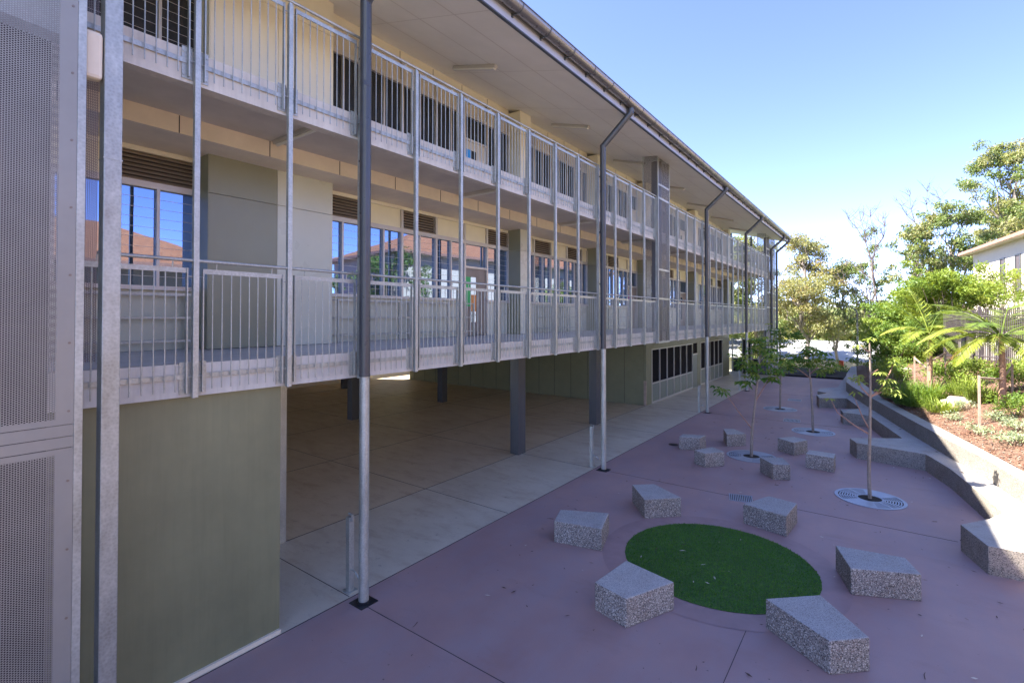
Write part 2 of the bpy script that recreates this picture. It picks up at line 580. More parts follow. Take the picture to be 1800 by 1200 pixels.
def struct(o):
    o['kind'] = 'structure'
    return o


def origin(o, loc):
    """move an unparented mesh's origin to loc, keeping it in place"""
    o.data.transform(Matrix.Translation(-Vector(loc)))
    o.location = loc
    return o


def box(name, b, m, parent=None, bevel=0):
    return MB().box(*b).build(name, m, parent, bevel=bevel)


# ------------------------------------------------------------------ ground
def ground_sheet():
    import bisect
    xs = [-600, -200, -80, -40, -30, -26, -20, -10, -5, 0, 3, 6, 10, 20, 40, 80, 200, 600]
    ys = [-300, -80, -30, -12, 0, 15, 30, 36, 40, 44, 50, 58, 70, 90, 130, 200, 400, 900]

    def h(x, y):
        z = -0.06
        if y > 38:
            z -= min(2.6, (y - 38) * 0.17)
        if y > 90:
            z -= (y - 90) * 0.01
        return z
    m = MB()
    for y in ys:
        for x in xs:
            m.v.append((x, y, h(x, y)))
    nx = len(xs)
    for j in range(len(ys) - 1):
        for i in range(nx - 1):
            m.f.append((j * nx + i, j * nx + i + 1, (j + 1) * nx + i + 1, (j + 1) * nx + i))
            m.mi.append(0)
    return struct(m.build('ground', 'ground'))


ground_sheet()
m = MB()
m.quad([(-5.8, -8, 0), (4.2, -8, 0), (2.6, 7.5, 0), (2.2, 12, 0), (1.35, 16.3, 0), (-0.5, 24, 0), (-1.3, 28, 0), (-1.6, 36.0, 0), (-5.8, 36.0, 0)])
struct(m.build('courtyard_paving', 'paving'))
m = MB()
m.box(-8.12, -5.8, -8, 36.9, -0.05, 0.004)
struct(m.build('concrete_path', 'concrete'))
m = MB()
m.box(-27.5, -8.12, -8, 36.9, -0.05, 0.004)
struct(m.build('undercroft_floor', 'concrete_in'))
# joints in both slabs
m = MB()
JY = [0.6, 4.13, 7.7, 11.27, 15.85, 20.43, 24.0, 27.6, 31.2, 34.9]
for y in JY:
    m.box(-27.0, -5.83, y - 0.004, y + 0.004, 0.0, 0.0075)
for x in (-8.12, -11.7, -15.3, -19.0, -22.8):
    m.box(x - 0.006, x + 0.006, -7.9, 36.8, 0.0, 0.0072)
for y in (4.13, 11.27, 20.43, 27.6):
    m.box(-5.6, 1.0 if y < 15 else -1.0, y - 0.0035, y + 0.0035, -0.02, 0.0035)
m.box(-5.804, -5.796, -8, 36.8, -0.02, 0.0066)
m.box(-1.353, -1.347, -2.0, 6.6, -0.02, 0.0034)
struct(m.build('paving_joints', 'joint'))
m = MB()
m.box(-60, -27.52, -30, 60, -0.2, -0.01)
struct(m.build('rear_yard', 'yard'))
# side paths beyond the building and retained garden
def gz(x, y):
    """garden bed height"""
    edge = wall_back_x(y)
    d = max(0.0, x - edge)
    z = 0.80 + min(0.28 * d, 0.7 + 0.12 * d) + 0.05 * math.sin(x * 1.7 + y) * min(1, d)
    if y > 33:
        z += 0.0
    return z


WB = [(36.5, -1.25), (31, -1.05), (27.5, -0.75), (22.5, 0.03), (19.6, 0.65), (18.0, 1.16), (14.9, 1.86), (13.6, 2.18), (11, 2.7), (8, 3.2), (-8, 4.8)]


def wall_back_x(y):
    for (y1, x1), (y0, x0) in zip(WB, WB[1:]):
        if y >= y0:
            t = (y - y0) / (y1 - y0)
            return x0 + (x1 - x0) * t
    return WB[-1][1]


m = MB()
ys = [-8 + i * 1.0 for i in range(46)]
ds = [0.0, 0.3, 0.6, 1, 1.5, 2, 2.6, 3.2, 4, 5, 7, 10, 15, 25, 60]
for y in ys:
    for d in ds:
        e = wall_back_x(y) - 0.03
        m.v.append((e + d, y, gz(e + d, y) - 0.01))
k = len(ds)
for j in range(len(ys) - 1):
    for i in range(k - 1):
        m.f.append((j * k + i, j * k + i + 1, (j + 1) * k + i + 1, (j + 1) * k + i))
        m.mi.append(0)
struct(m.build('garden_bed', 'mulch', smooth=True))
# far garden bed at the end of the courtyard
m = MB()
m.prism([(-7.5, 36.02), (-1.62, 36.02), (-1.2, 37.0), (3, 40), (2, 43), (-7.5, 43)], -0.05, [0.12, 0.12, 0.3, 0.5, 0.2, 0.1])
struct(m.build('end_planting_bed', 'black_soil'))

m = MB()
xs_ = [(31.5, 2.9), (27.6, 3.9), (24.6, 4.9), (21.0, 6.2), (17.0, 7.9), (10.0, 9.1), (-8.0, 10.0)]
for (y1, x1), (y0, x0) in zip(xs_, xs_[1:]):
    m.quad([(x0, y0, 2.62), (60, y0, 2.62), (60, y1, 2.62), (x1, y1, 2.62)])
    m.quad([(x0, y0, 0.5), (x0, y0, 2.62), (x1, y1, 2.62), (x1, y1, 0.5)])
struct(m.build('added_bounce_yard', 'bounce_pale'))  # sheet added beyond the fence to bounce sunlight onto soffit and facade
# ------------------------------------------------------------------ seating wall
seat = thing('seating_wall', 'long zigzag exposed aggregate seating terrace along the garden edge', 'seating wall', (0, 20, 0))


def world_child(o, p):
    o.parent = p
    o.matrix_parent_inverse = Matrix.Translation(p.location).inverted()
    return o


front = [(-1.66, 36.2), (-1.73, 28.5), (-2.42, 27.45), (-2.37, 26.4), (-1.98, 26.1), (-2.3, 25.2), (-2.12, 24.3), (-1.2, 24.9), (-0.65, 22.4), (-1.24, 21.72), (-1.13, 21.13), (-0.36, 21.05), (0.43, 17.65), (-0.75, 16.8), (-0.57, 16.25), (0.84, 15.95), (1.2, 14.7), (1.45, 13.3), (1.66, 12.0), (1.42, 11.5), (1.0, 10.9), (1.23, 10.12), (1.9, 10.18), (2.25, 9.9), (2.6, 8.0), (3.4, -2)]
back = [(3.8, -2), (2.95, 8.0), (2.36, 11.0), (2.02, 12.8), (1.74, 14.2), (1.22, 16.15), (0.6, 18.6), (-0.3, 22.4), (-1.0, 25.5), (-1.33, 27.3), (-1.5, 31), (-1.5, 36.2)]
# the plan is split in strips so that the top face stays planar and simple
m = MB()
pts = [(x, y) for x, y in front][::-1] + [(x, y) for x, y in back][::-1]
area = sum(pts[i][0] * pts[(i + 1) % len(pts)][1] - pts[(i + 1) % len(pts)][0] * pts[i][1] for i in range(len(pts)))
if area < 0:
    pts = pts[::-1]
m.cur = 0
m.prism(pts, -0.03, 0.42, top=1)
world_child(m.build('seat_ledge', ['seat_side', 'seat_top'], None, bevel=0.012), seat)
wf = [(x - 0.0, y) for x, y in back]
wb = [(wall_back_x(y) + 0.0, y) for y in [36.2, 31, 27.3, 25.5, 22.4, 18.6, 16.15, 14.2, 12.8, 11.0, 8.0, -2]]
pts = wf + wb
area = sum(pts[i][0] * pts[(i + 1) % len(pts)][1] - pts[(i + 1) % len(pts)][0] * pts[i][1] for i in range(len(pts)))
if area < 0:
    pts = pts[::-1]
m = MB()
m.prism(pts, 0.0, 0.83, top=1)
world_child(m.build('retaining_wall', ['seat_side', 'seat_top'], None, bevel=0.012), seat)

# ------------------------------------------------------------------ seat blocks
BL = {
    'A': [(-2.93, 6.64), (-2.19, 6.47), (-2.53, 5.73), (-3.02, 5.85)],
    'B': [(-4.64, 7.68), (-3.87, 8.05), (-3.67, 7.37), (-4.47, 7.19)],
    'C': [(-4.14, 9.69), (-3.79, 10.0), (-3.09, 9.55), (-3.61, 9.02)],
    'D': [(-1.77, 10.65), (-1.28, 10.54), (-1.35, 9.74), (-2.08, 9.92)],
    'E': [(-0.59, 8.96), (0.24, 9.1), (0.4, 8.63), (-0.37, 8.26)],
    'F': [(-1.17, 6.76), (-0.64, 7.26), (-0.13, 6.61), (-0.47, 6.28)],
    'H': [(-4.73, 14.76), (-4.12, 14.96), (-4.16, 14.54), (-4.7, 14.34)],
    'I': [(-3.93, 16.15), (-3.66, 16.35), (-3.23, 15.88), (-3.67, 15.46)],
    'J': [(-3.63, 13.75), (-3.25, 13.46), (-3.6, 12.97), (-3.92, 13.15)],
    'K': [(-2.41, 15.89), (-2.05, 16.33), (-1.69, 16.1), (-1.96, 15.53)],
    'L': [(-1.53, 14.94), (-0.96, 14.92), (-0.96, 14.44), (-1.57, 14.49)],
    'M': [(-2.43, 13.45), (-1.97, 13.72), (-1.73, 13.17), (-2.06, 12.97)]}
BLAB = {
    'A': 'speckled wedge seat block at the near left edge of the round turf',
    'B': 'speckled seat block left of the round turf, nearest the grey concrete strip',
    'C': 'speckled seat block behind the round turf, pointing away to its upper left',
    'D': 'speckled seat block behind the round turf beside the striped drain grate',
    'E': 'long speckled seat block to the right of the round turf',
    'F': 'largest speckled seat block in the foreground, below the round turf',
    'H': 'small seat block furthest left in the ring round the young tree',
    'I': 'small seat block at the back left of the ring, behind the young tree',
    'J': 'small seat block just left of the young tree grate in the second ring',
    'K': 'small seat block at the back right of the ring around the young tree',
    'L': 'small oblong seat block furthest right in the ring around the young tree',
    'M': 'small seat block in front of the young tree, covering part of its grate'}
for kk, pl in BL.items():
    cx = sum(p[0] for p in pl) / 4
    cy = sum(p[1] for p in pl) / 4
    q = [(p[0] - cx, p[1] - cy) for p in pl]
    area = sum(q[i][0] * q[(i + 1) % 4][1] - q[(i + 1) % 4][0] * q[i][1] for i in range(4))
    if area < 0:
        q = q[::-1]
    m = MB()
    m.prism(q, 0.0, 0.36, top=1)
    o = m.build('seat_block', ['agg_side', 'agg_top'], bevel=0.014)
    o.location = (cx, cy, 0)
    tag(o, BLAB[kk], 'seat block', 'exposed aggregate seat blocks')

# ------------------------------------------------------------------ round turf
TC = (-2.09, 8.14)
TR = 1.39


def disc(m, cx, cy, r0, r1, z, n=64, a0=0, a1=2 * math.pi, ht=0.0):
    for i in range(n):
        t0 = a0 + (a1 - a0) * i / n
        t1 = a0 + (a1 - a0) * (i + 1) / n
        if r0 <= 0:
            m.quad([(cx, cy, z), (cx + r1 * math.cos(t0), cy + r1 * math.sin(t0), z), (cx + r1 * math.cos(t1), cy + r1 * math.sin(t1), z)])
        else:
            p = [(cx + r0 * math.cos(t0), cy + r0 * math.sin(t0)), (cx + r1 * math.cos(t0), cy + r1 * math.sin(t0)), (cx + r1 * math.cos(t1), cy + r1 * math.sin(t1)), (cx + r0 * math.cos(t1), cy + r0 * math.sin(t1))]
            m.quad([(x, y, z) for x, y in p])
            if ht:
                for (a, b) in ((0, 3), (1, 2)):
                    m.quad([(p[a][0], p[a][1], z), (p[b][0], p[b][1], z), (p[b][0], p[b][1], z - ht), (p[a][0], p[a][1], z - ht)])


m = MB()
disc(m, TC[0], TC[1], TR, TR + 0.36, 0.004)
struct(m.build('mauve_paving_ring', 'ring'))
turf = thing('round_turf', 'round patch of dark green artificial turf ringed by seat blocks', 'turf', (TC[0], TC[1], 0))
m = MB()
disc(m, 0, 0, 0, TR, 0.008)
m.build('turf_backing', 'turf', turf)
m = MB()
for i in range(26000):
    a = random.uniform(0, 2 * math.pi)
    r = TR * math.sqrt(random.random())
    x, y = r * math.cos(a), r * math.sin(a)
    h = random.uniform(0.018, 0.034)
    b = random.uniform(0, 2 * math.pi)
    w = 0.005
    dx, dy = math.cos(b) * w, math.sin(b) * w
    lx, ly = random.uniform(-0.02, 0.02), random.uniform(-0.02, 0.02)
    m.quad([(x - dx, y - dy, 0.006), (x + dx, y + dy, 0.006), (x + lx, y + ly, h)])
m.build('turf_pile', 'turf_a', turf)

# ------------------------------------------------------------------ tree grates and drains
GP = [(-2.88, 14.78), (-1.85, 19.12), (-3.39, 23.01), (-0.23, 12.84)]
GL = ['round slotted tree grate partly hidden by small seat blocks', 'round slotted tree grate between the block ring and the zigzag seating wall',
      'round slotted tree grate farthest down the courtyard', 'round slotted tree grate nearest the camera under the sparse sapling']


def tree_grate(loc, label):
    g = thing('tree_grate', label, 'tree grate', (loc[0], loc[1], 0), 'round tree grates')
    m = MB()
    disc(m, 0, 0, 0, 0.6, 0.003, 48)
    m.build('grate_pit', 'joint', g)
    m = MB()
    for r in (0.245, 0.29, 0.335, 0.38, 0.425, 0.47, 0.515):
        disc(m, 0, 0, r, r + 0.022, 0.012, 48, ht=0.009)
    disc(m, 0, 0, 0.21, 0.235, 0.014, 48, ht=0.011)
    disc(m, 0, 0, 0.56, 0.62, 0.014, 48, ht=0.011)
    for i in range(12):
        a = i * math.pi / 6 + 0.2
        mt = Matrix.Rotation(a, 4, 'Z')
        m.box(0.22, 0.58, -0.016, 0.016, 0.002, 0.0135, mt)
    for i in (1, 2, 7, 8):   # solid cast segments
        disc(m, 0, 0, 0.23, 0.57, 0.0128, 6, i * math.pi / 6 + 0.2, (i + 1) * math.pi / 6 + 0.2)
    m.build('grate_rings', 'grate', g)
    m = MB()
    disc(m, 0, 0, 0, 0.205, 0.0065, 24)
    m.build('soil', 'black_soil', g)
    return g


for p, l in zip(GP, GL):
    tree_grate(p, l)


def drain(cx, cy, w, d, rot, label, slots=True):
    g = thing('drain_grate', label, 'drain grate', (cx, cy, 0), 'courtyard drain grates')
    g.rotation_euler = (0, 0, rot)
    box('drain_channel', (-w / 2, w / 2, -d / 2, d / 2, -0.01, 0.004), 'joint', g)
    m = MB()
    m.box(-w / 2 - 0.02, w / 2 + 0.02, -d / 2 - 0.02, -d / 2, 0, 0.01)
    m.box(-w / 2 - 0.02, w / 2 + 0.02, d / 2, d / 2 + 0.02, 0, 0.01)
    n = 12
    for i in range(n + 1):
        x = -w / 2 + w * i / n
        m.box(x - 0.01, x + 0.01, -d / 2, d / 2, 0, 0.0095)
    m.build('drain_bars', 'grate', g)


drain(-2.4, 11.25, 0.42, 0.38, 0.25, 'striped square drain grate beside a seat block behind the turf')
drain(-2.67, 20.75, 0.5, 0.5, 0.1, 'pale drain grate in the paving between two young trees')
drain(-3.22, 25.92, 0.5, 0.5, 0.1, 'pale drain grate far down the courtyard near the planting')
o = MB()
disc(o, 0, 0, 0, 0.14, 0.006, 24)
o = o.build('access_cover', 'black')
o.location = (-5.0, 14.75, 0)
tag(o, 'small round black access cover near the concrete edge', 'access cover')

# ------------------------------------------------------------------ the school building
bld = thing('school_building', 'two storey school block with galvanised balustrades and open undercroft', 'school building', (0, 0, 0))
YA, YB = -8.0, 37.0
Z1, Z1b = 3.315, 2.975      # lower gallery floor / underside
Z2, Z2b = 6.57, 6.225       # upper gallery floor / underside
XE = -5.76                  # slab edge
XW = -8.42                  # classroom wall plane
XP = -8.0                   # pier face
for z0, z1, nm in ((Z1b, Z1, 'gallery_slab'), (Z2b, Z2, 'gallery_slab')):
    m = MB()
    m.cur = 0
    m.box(XE - 0.16, XE, YA, YB, z0, z1)                # upstand edge
    m.cur = 1
    m.box(-25.5, XE - 0.16, YA, YB, z1 - 0.10, z1 - 0.004)
    m.build(nm, ['concrete_edge', 'gallery_floor'], bld)
    m = MB()
    m.box(-25.5, XE - 0.17, YA, YB - 0.01, z1 - 0.108, z1 - 0.102)
    m.build('slab_soffit', 'concrete_soffit', bld)
m = MB()
m.box(XW - 0.12, -7.42, YA, YB - 0.02, 6.22, 6.461)
m.build('gallery_beam', 'beam', bld)
m = MB()
y = 1.4
while y < 36:
    m.box(-7.4205, -7.4165, y - 0.006, y + 0.006, 6.222, 6.455)
    y += 1.21
m.build('beam_joint', 'joint', bld)
m = MB()
m.box(XW - 0.1, -7.9, 20.5, YB - 0.02, 2.88, 3.2)
m.build('undercroft_beam', 'beam', bld)
# roof, eaves soffit, fascia, gutter
SL = (9.64 - 8.69) / (8.42 - 4.95)


def roof_z(x):
    return 8.69 + (-4.95 - x) * SL


YR0, YR1 = -8.6, 36.9
m = MB()
m.quad([(-4.95, YR0, 8.69), (-4.95, YR1, 8.69), (XW - 0.1, YR1, roof_z(XW - 0.1)), (XW - 0.1, YR0, roof_z(XW - 0.1))][::-1])
m.build('eaves_soffit', 'soffit', bld)
m = MB()
for x in (-5.75, -6.6, -7.5):
    for dx in (0,):
        m.quad([(x, YR0, roof_z(x) - 0.006), (x, YR1, roof_z(x) - 0.006), (x - 0.03, YR1, roof_z(x - 0.03) - 0.006), (x - 0.03, YR0, roof_z(x - 0.03) - 0.006)])
yy = 1.3
while yy < 36:
    m.quad([(-4.98, yy, roof_z(-4.98) - 0.004), (-4.98, yy + 0.02, roof_z(-4.98) - 0.004), (XW, yy + 0.02, roof_z(XW) - 0.004), (XW, yy, roof_z(XW) - 0.004)])
    yy += 2.4
m.build('soffit_joint_strips', 'soffit_line', bld)
m = MB()
rt = 0.26
prof = [(-4.95, 8.69 + 0.005), (-4.9, 8.95), (-15.8, 8.95 + 10.9 * SL), (-26.5, 8.95), (-26.45, 8.7), (-15.8, roof_z(-15.8) - 0.1), (XW - 0.1, roof_z(XW - 0.1) + 0.01)]
n = len(prof)
for yv in (YR0, YR1):
    m.v += [(p[0], yv, p[1]) for p in prof]
for i in range(n):
    j = (i + 1) % n
    m.f.append((i, j, n + j, n + i))
    m.mi.append(0)
m.f.append(tuple(range(n)))
m.f.append(tuple(reversed(range(n, 2 * n))))
m.mi += [0, 0]
m.build('roof', 'roof', bld)
m = MB()
m.box(-4.945, -4.92, YR0, YR1, 8.67, 8.93)
m.cur = 1
m.box(-4.96, -4.905, YR0, YR1, 8.665, 8.69)
m.build('fascia', ['fascia', 'gutter_strap'], bld)
# half round gutter
gut = MB()
gx, gz0, gr = -4.79, 8.94, 0.115
ring = []
for k in range(11):
    a = math.pi + math.pi * k / 10
    ring.append((gx + gr * math.cos(a), gz0 + gr * math.sin(a)))
inner = [(gx + (gr - 0.006) * math.cos(math.pi + math.pi * k / 10), gz0 + (gr - 0.006) * math.sin(math.pi + math.pi * k / 10)) for k in range(11)][::-1]
prof = ring + [(gx + gr + 0.012, gz0), (gx + gr + 0.012, gz0 + 0.014), (gx + gr - 0.006, gz0 + 0.014)] + inner
n = len(prof)
for yv in (YR0, YR1 + 0.02):
    gut.v += [(p[0], yv, p[1]) for p in prof]
for i in range(n):
    j = (i + 1) % n
    gut.f.append((i, n + i, n + j, j))
    gut.mi.append(0)
for e in (0, n):   # end stops
    gut.f.append(tuple(range(e, e + 11)))
    gut.mi.append(0)
gutter = gut.build('gutter', 'gutter', bld, smooth=True)
strap = MB()
for k in range(11):
    pass
sr = gr + 0.006
pp = [(gx + sr * math.cos(math.pi + math.pi * k / 10), gz0 + sr * math.sin(math.pi + math.pi * k / 10)) for k in range(11)]
n0 = len(pp)
for yv in (-0.013, 0.013):
    strap.v += [(p[0], yv, p[1]) for p in pp]
for k in range(n0 - 1):
    strap.f.append((k, n0 + k, n0 + k + 1, k + 1))
    strap.mi.append(0)
strap.box(-4.93, -4.9, -0.02, 0.02, 8.79, 8.86)
strap.box(-4.93, -4.80, -0.012, 0.012, 8.815, 8.835)
st0 = strap.build('gutter_strap', 'gutter_strap', gutter)
y = 0.62
first = True
while y < 36.5:
    if first:
        st0.location = (0, y, 0)
        first = False
    else:
        c = st0.copy()
        COL.objects.link(c)
        c.parent = gutter
        c.location = (0, y, 0)
    y += 0.855

# gallery posts and balustrades ------------------------------------------------
P0, PD = 2.165, 1.0105
XR = -5.70
NP = 32


def post_y(k):
    return P0 + PD * k


post_mb = MB()
post_mb.box(-0.027, 0.027, -0.027, 0.027, Z1b - 0.01, 7.56)
post_mb.box(-0.02, 0.02, -0.02, 0.02, 7.56, 7.585)
post0 = post_mb.build('balustrade_post', 'galv', bld, bevel=0.004)
post0.location = (XR, post_y(0), 0)
for k in range(1, NP):
    if k in (14,):
        pass
    c = post0.copy()
    COL.objects.link(c)
    c.parent = bld
    c.location = (XR, post_y(k), 0)


def panel_mesh():
    """one bay of balusters, origin at the first post, floor level z=0"""
    m = MB()
    L = PD
    x = -0.012
    a, b = 0.075, L - 0.075
    m.box(x - 0.006, x + 0.006, a, b, 0.935, 0.985)             # top flat
    m.box(x - 0.03, x - 0.024, a, b, -0.155, -0.105)            # bottom flat against slab
    for y in (a, b):                                            # end flats
        m.box(x - 0.02, x + 0.02, y - 0.006, y + 0.006, -0.30, 0.985)
    n = 9
    for i in range(1, n):
        y = a + (b - a) * i / n
        m.tube([(x, y, -0.275), (x, y, 0.985)], 0.0062, 6)
    for y in (a + 0.13, b - 0.13):                              # stubs to the handrail
        m.tube([(x + 0.0, y, 0.98), (x + 0.01, y, 1.05)], 0.007, 6)
    for y, sg in ((a, -1), (b, 1)):                             # fixing plates and bolts
        y0, y1 = sorted((y + sg * 0.006, y + sg * 0.05))
        m.box(x - 0.042, x - 0.034, min(y - 0.05, y0), max(y + 0.05, y1), -0.31, 0.02)
        for z in (-0.27, -0.13, -0.03):
            m.tube([(x - 0.034, y - sg * 0.035, z), (x - 0.024, y - sg * 0.035, z)], 0.011, 6)
        m.tube([(x, y, -0.13), (x + 0.012, y + sg * 0.06, -0.13)], 0.006, 5)
        m.tube([(x, y, 0.90), (x + 0.012, y + sg * 0.06, 0.90)], 0.006, 5)
    for yb in (0.36, 0.66):
        m.tube([(x - 0.024, L * yb, -0.13), (x - 0.014, L * yb, -0.13)], 0.01, 6)
    return m


pan0 = panel_mesh().build('balustrade_panel', 'galv_bright', bld)
pan0.location = (XR, post_y(0) - PD, Z1)
for lev in (Z1, Z2):
    for k in range(-1, NP - 1):
        if k == 13 or (lev == Z1 and k == -1):
            continue
        c = pan0.copy()
        COL.objects.link(c)
        c.parent = bld
        c.location = (XR, post_y(k), lev)
for z in (Z1 + 1.065, Z2 + 1.04):
    for y0, y1 in ((1.36, post_y(13)), (post_y(14), post_y(31) + 0.05)):
        m = MB()
        m.tube([(XR, y0, z), (XR, y1, z)], 0.019, 10)
        m.build('handrail', 'galv_bright', bld, smooth=True)

# perforated duct columns -------------------------------------------------------
def mesh_duct(y0, y1, ztop, z0=Z1b):
    x0, x1 = -6.12, -5.64
    m = MB()
    m.cur = 0
    m.quad([(x1, y0, z0), (x1, y1, z0), (x1, y1, ztop), (x1, y0, ztop)])
    m.cur = 1
    m.quad([(x0, y0, z0), (x1, y0, z0), (x1, y0, ztop + 0.05), (x0, y0, ztop + 0.1)])
    m.quad([(x0, y1, z0), (x1, y1, z0), (x1, y1, ztop + 0.05), (x0, y1, ztop + 0.1)])
    o = m.build('perforated_duct_cover', ['perf_duct', 'perf_x'], bld)
    m = MB()
    for y in (y0, y1):
        m.box(x1 - 0.02, x1 + 0.012, y - 0.018, y + 0.018, z0, ztop)
        m.box(x0 - 0.02, x0 + 0.012, y - 0.018, y + 0.018, z0, ztop + 0.1)
    for z in (z0 + 0.02, Z1 + 1.06, 5.3, Z2 + 1.0, 8.0):
        if z < ztop:
            m.box(x1 - 0.018, x1 + 0.006, y0 + 0.018, y1 - 0.018, z - 0.03, z + 0.03)
    m.build('duct_frame', 'galv', o)
    m = MB()
    m.tube([((x0 + x1) / 2, (y0 + y1) / 2, z0), ((x0 + x1) / 2, (y0 + y1) / 2, ztop)], 0.16, 14)
    m.build('service_riser', 'gutter_strap', o)


mesh_duct(post_y(13), post_y(14), 8.84)
mesh_duct(33.6, 36.6, 8.84, 0.3)

# round poles with downpipes ------------------------------------------------------
POLES = [4.17, 11.29, 20.45, 27.64, 34.95, 36.85]
for y in POLES:
    x = -5.57
    m = MB()
    m.tube([(x, y, 0.0), (x, y, 3.02)], 0.066, 20)
    pole = m.build('pole', 'galv', bld, smooth=True)
    m = MB()
    m.tube([(x, y, 3.02), (x, y, 8.06), (-4.83, y, 8.72), (-4.83, y, 8.9)], 0.072, 20)
    m.tube([(x, y, 6.9), (x, y, 6.96)], 0.078, 20)
    m.tube([(x, y, 3.0), (x, y, 3.04)], 0.075, 20)
    for z in (4.6, 5.9, 7.3):
        m.box(x - 0.13, x - 0.05, y - 0.012, y + 0.012, z, z + 0.03)
    m.build('downpipe', 'dark_paint', pole, smooth=True)
    m = MB()
    m.box(x - 0.135, x + 0.135, y - 0.135, y + 0.135, 0.0, 0.009)
    m.tube([(x, y, 0.009), (x, y, 0.03)], 0.085, 16)
    m.build('base_plate', 'black', pole)

# small bollards inboard of the poles
BOLL = [(-5.96, 4.23, 'square galvanised bollard beside the nearest round pole'), (-5.93, 11.35, 'square galvanised bollard beside the second round pole from the camera'),
        (-5.88, 20.4, 'square galvanised bollard beside the third round pole from the camera'), (-5.92, 27.62, 'square galvanised bollard beside the fourth round pole, near the far gate')]
for x, y, l in BOLL:
    g = thing('square_bollard', l, 'bollard', (x, y, 0.004), 'square galvanised bollards')
    m = MB()
    m.box(-0.04, 0.04, -0.04, 0.04, 0, 1.02)
    m.build('post', 'galv', g, bevel=0.004)
    m = MB()
    m.box(-0.08, 0.08, -0.075, 0.075, 0.0, 0.012)
    m.build('foot_plate', 'galv', g)
    m = MB()
    m.tube([(0.0, 0, 0.96), (0.055, 0, 0.97), (0.055, 0, 1.05), (-0.03, 0, 1.06)], 0.014, 8)
    m.build('cap_bracket', 'galv_bright', g)
    m = MB()
    m.tube([(0.04, 0, 0.3), (0.12, 0, 0.29), (0.2, 0, 0.22)], 0.012, 6)
    m.build('pipe_clip', 'galv_bright', g)

# facade -----------------------------------------------------------------------
BAYS = [(-1.0, -0.1, 'L'), (-0.1, 0.9, 'C'), (0.9, 2.19, 'C'), (2.19, 3.21, 'L'),
        (5.28, 6.27, 'L'), (6.27, 7.27, 'C'), (7.27, 8.31, 'L'), (8.31, 9.31, 'C'), (9.31, 10.19, 'D'), (10.19, 11.14, 'l'),
        (11.65, 12.42, 'C'), (12.42, 13.37, 'L'), (13.37, 14.38, 'C'), (14.38, 15.39, 'L'), (15.39, 15.8, 'c'),
        (16.3, 17.4, 'C'), (17.4, 18.4, 'L'), (18.4, 19.3, 'C'), (19.3, 20.3, 'D'),
        (20.85, 21.85, 'C'), (21.85, 22.9, 'L'), (22.9, 23.9, 'C'), (23.9, 24.9, 'L'), (24.9, 25.9, 'C'), (25.9, 27.2, 'D'),
        (27.75, 28.8, 'L'), (28.8, 29.9, 'C'), (29.9, 31.0, 'D'), (31.0, 32.1, 'L'), (32.1, 33.2, 'C'), (33.2, 34.4, 'L')]
PIERS = [(3.21, 5.28, 4.25), (11.14, 11.65, None), (15.8, 16.3, None), (20.3, 20.85, None), (27.2, 27.75, None), (34.4, 34.9, None)]
SILL, HEAD, BAND, TOPB = 0.93, 2.33, 2.42, 2.83


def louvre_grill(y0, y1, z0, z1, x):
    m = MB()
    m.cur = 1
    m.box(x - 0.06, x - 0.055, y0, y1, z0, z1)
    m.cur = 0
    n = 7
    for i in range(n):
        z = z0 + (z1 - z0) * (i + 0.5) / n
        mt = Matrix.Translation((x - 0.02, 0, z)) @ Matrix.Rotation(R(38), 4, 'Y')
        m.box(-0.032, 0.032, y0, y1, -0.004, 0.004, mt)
    return m.build('louvre_grill', ['louvre', 'louvre_back'], bld)


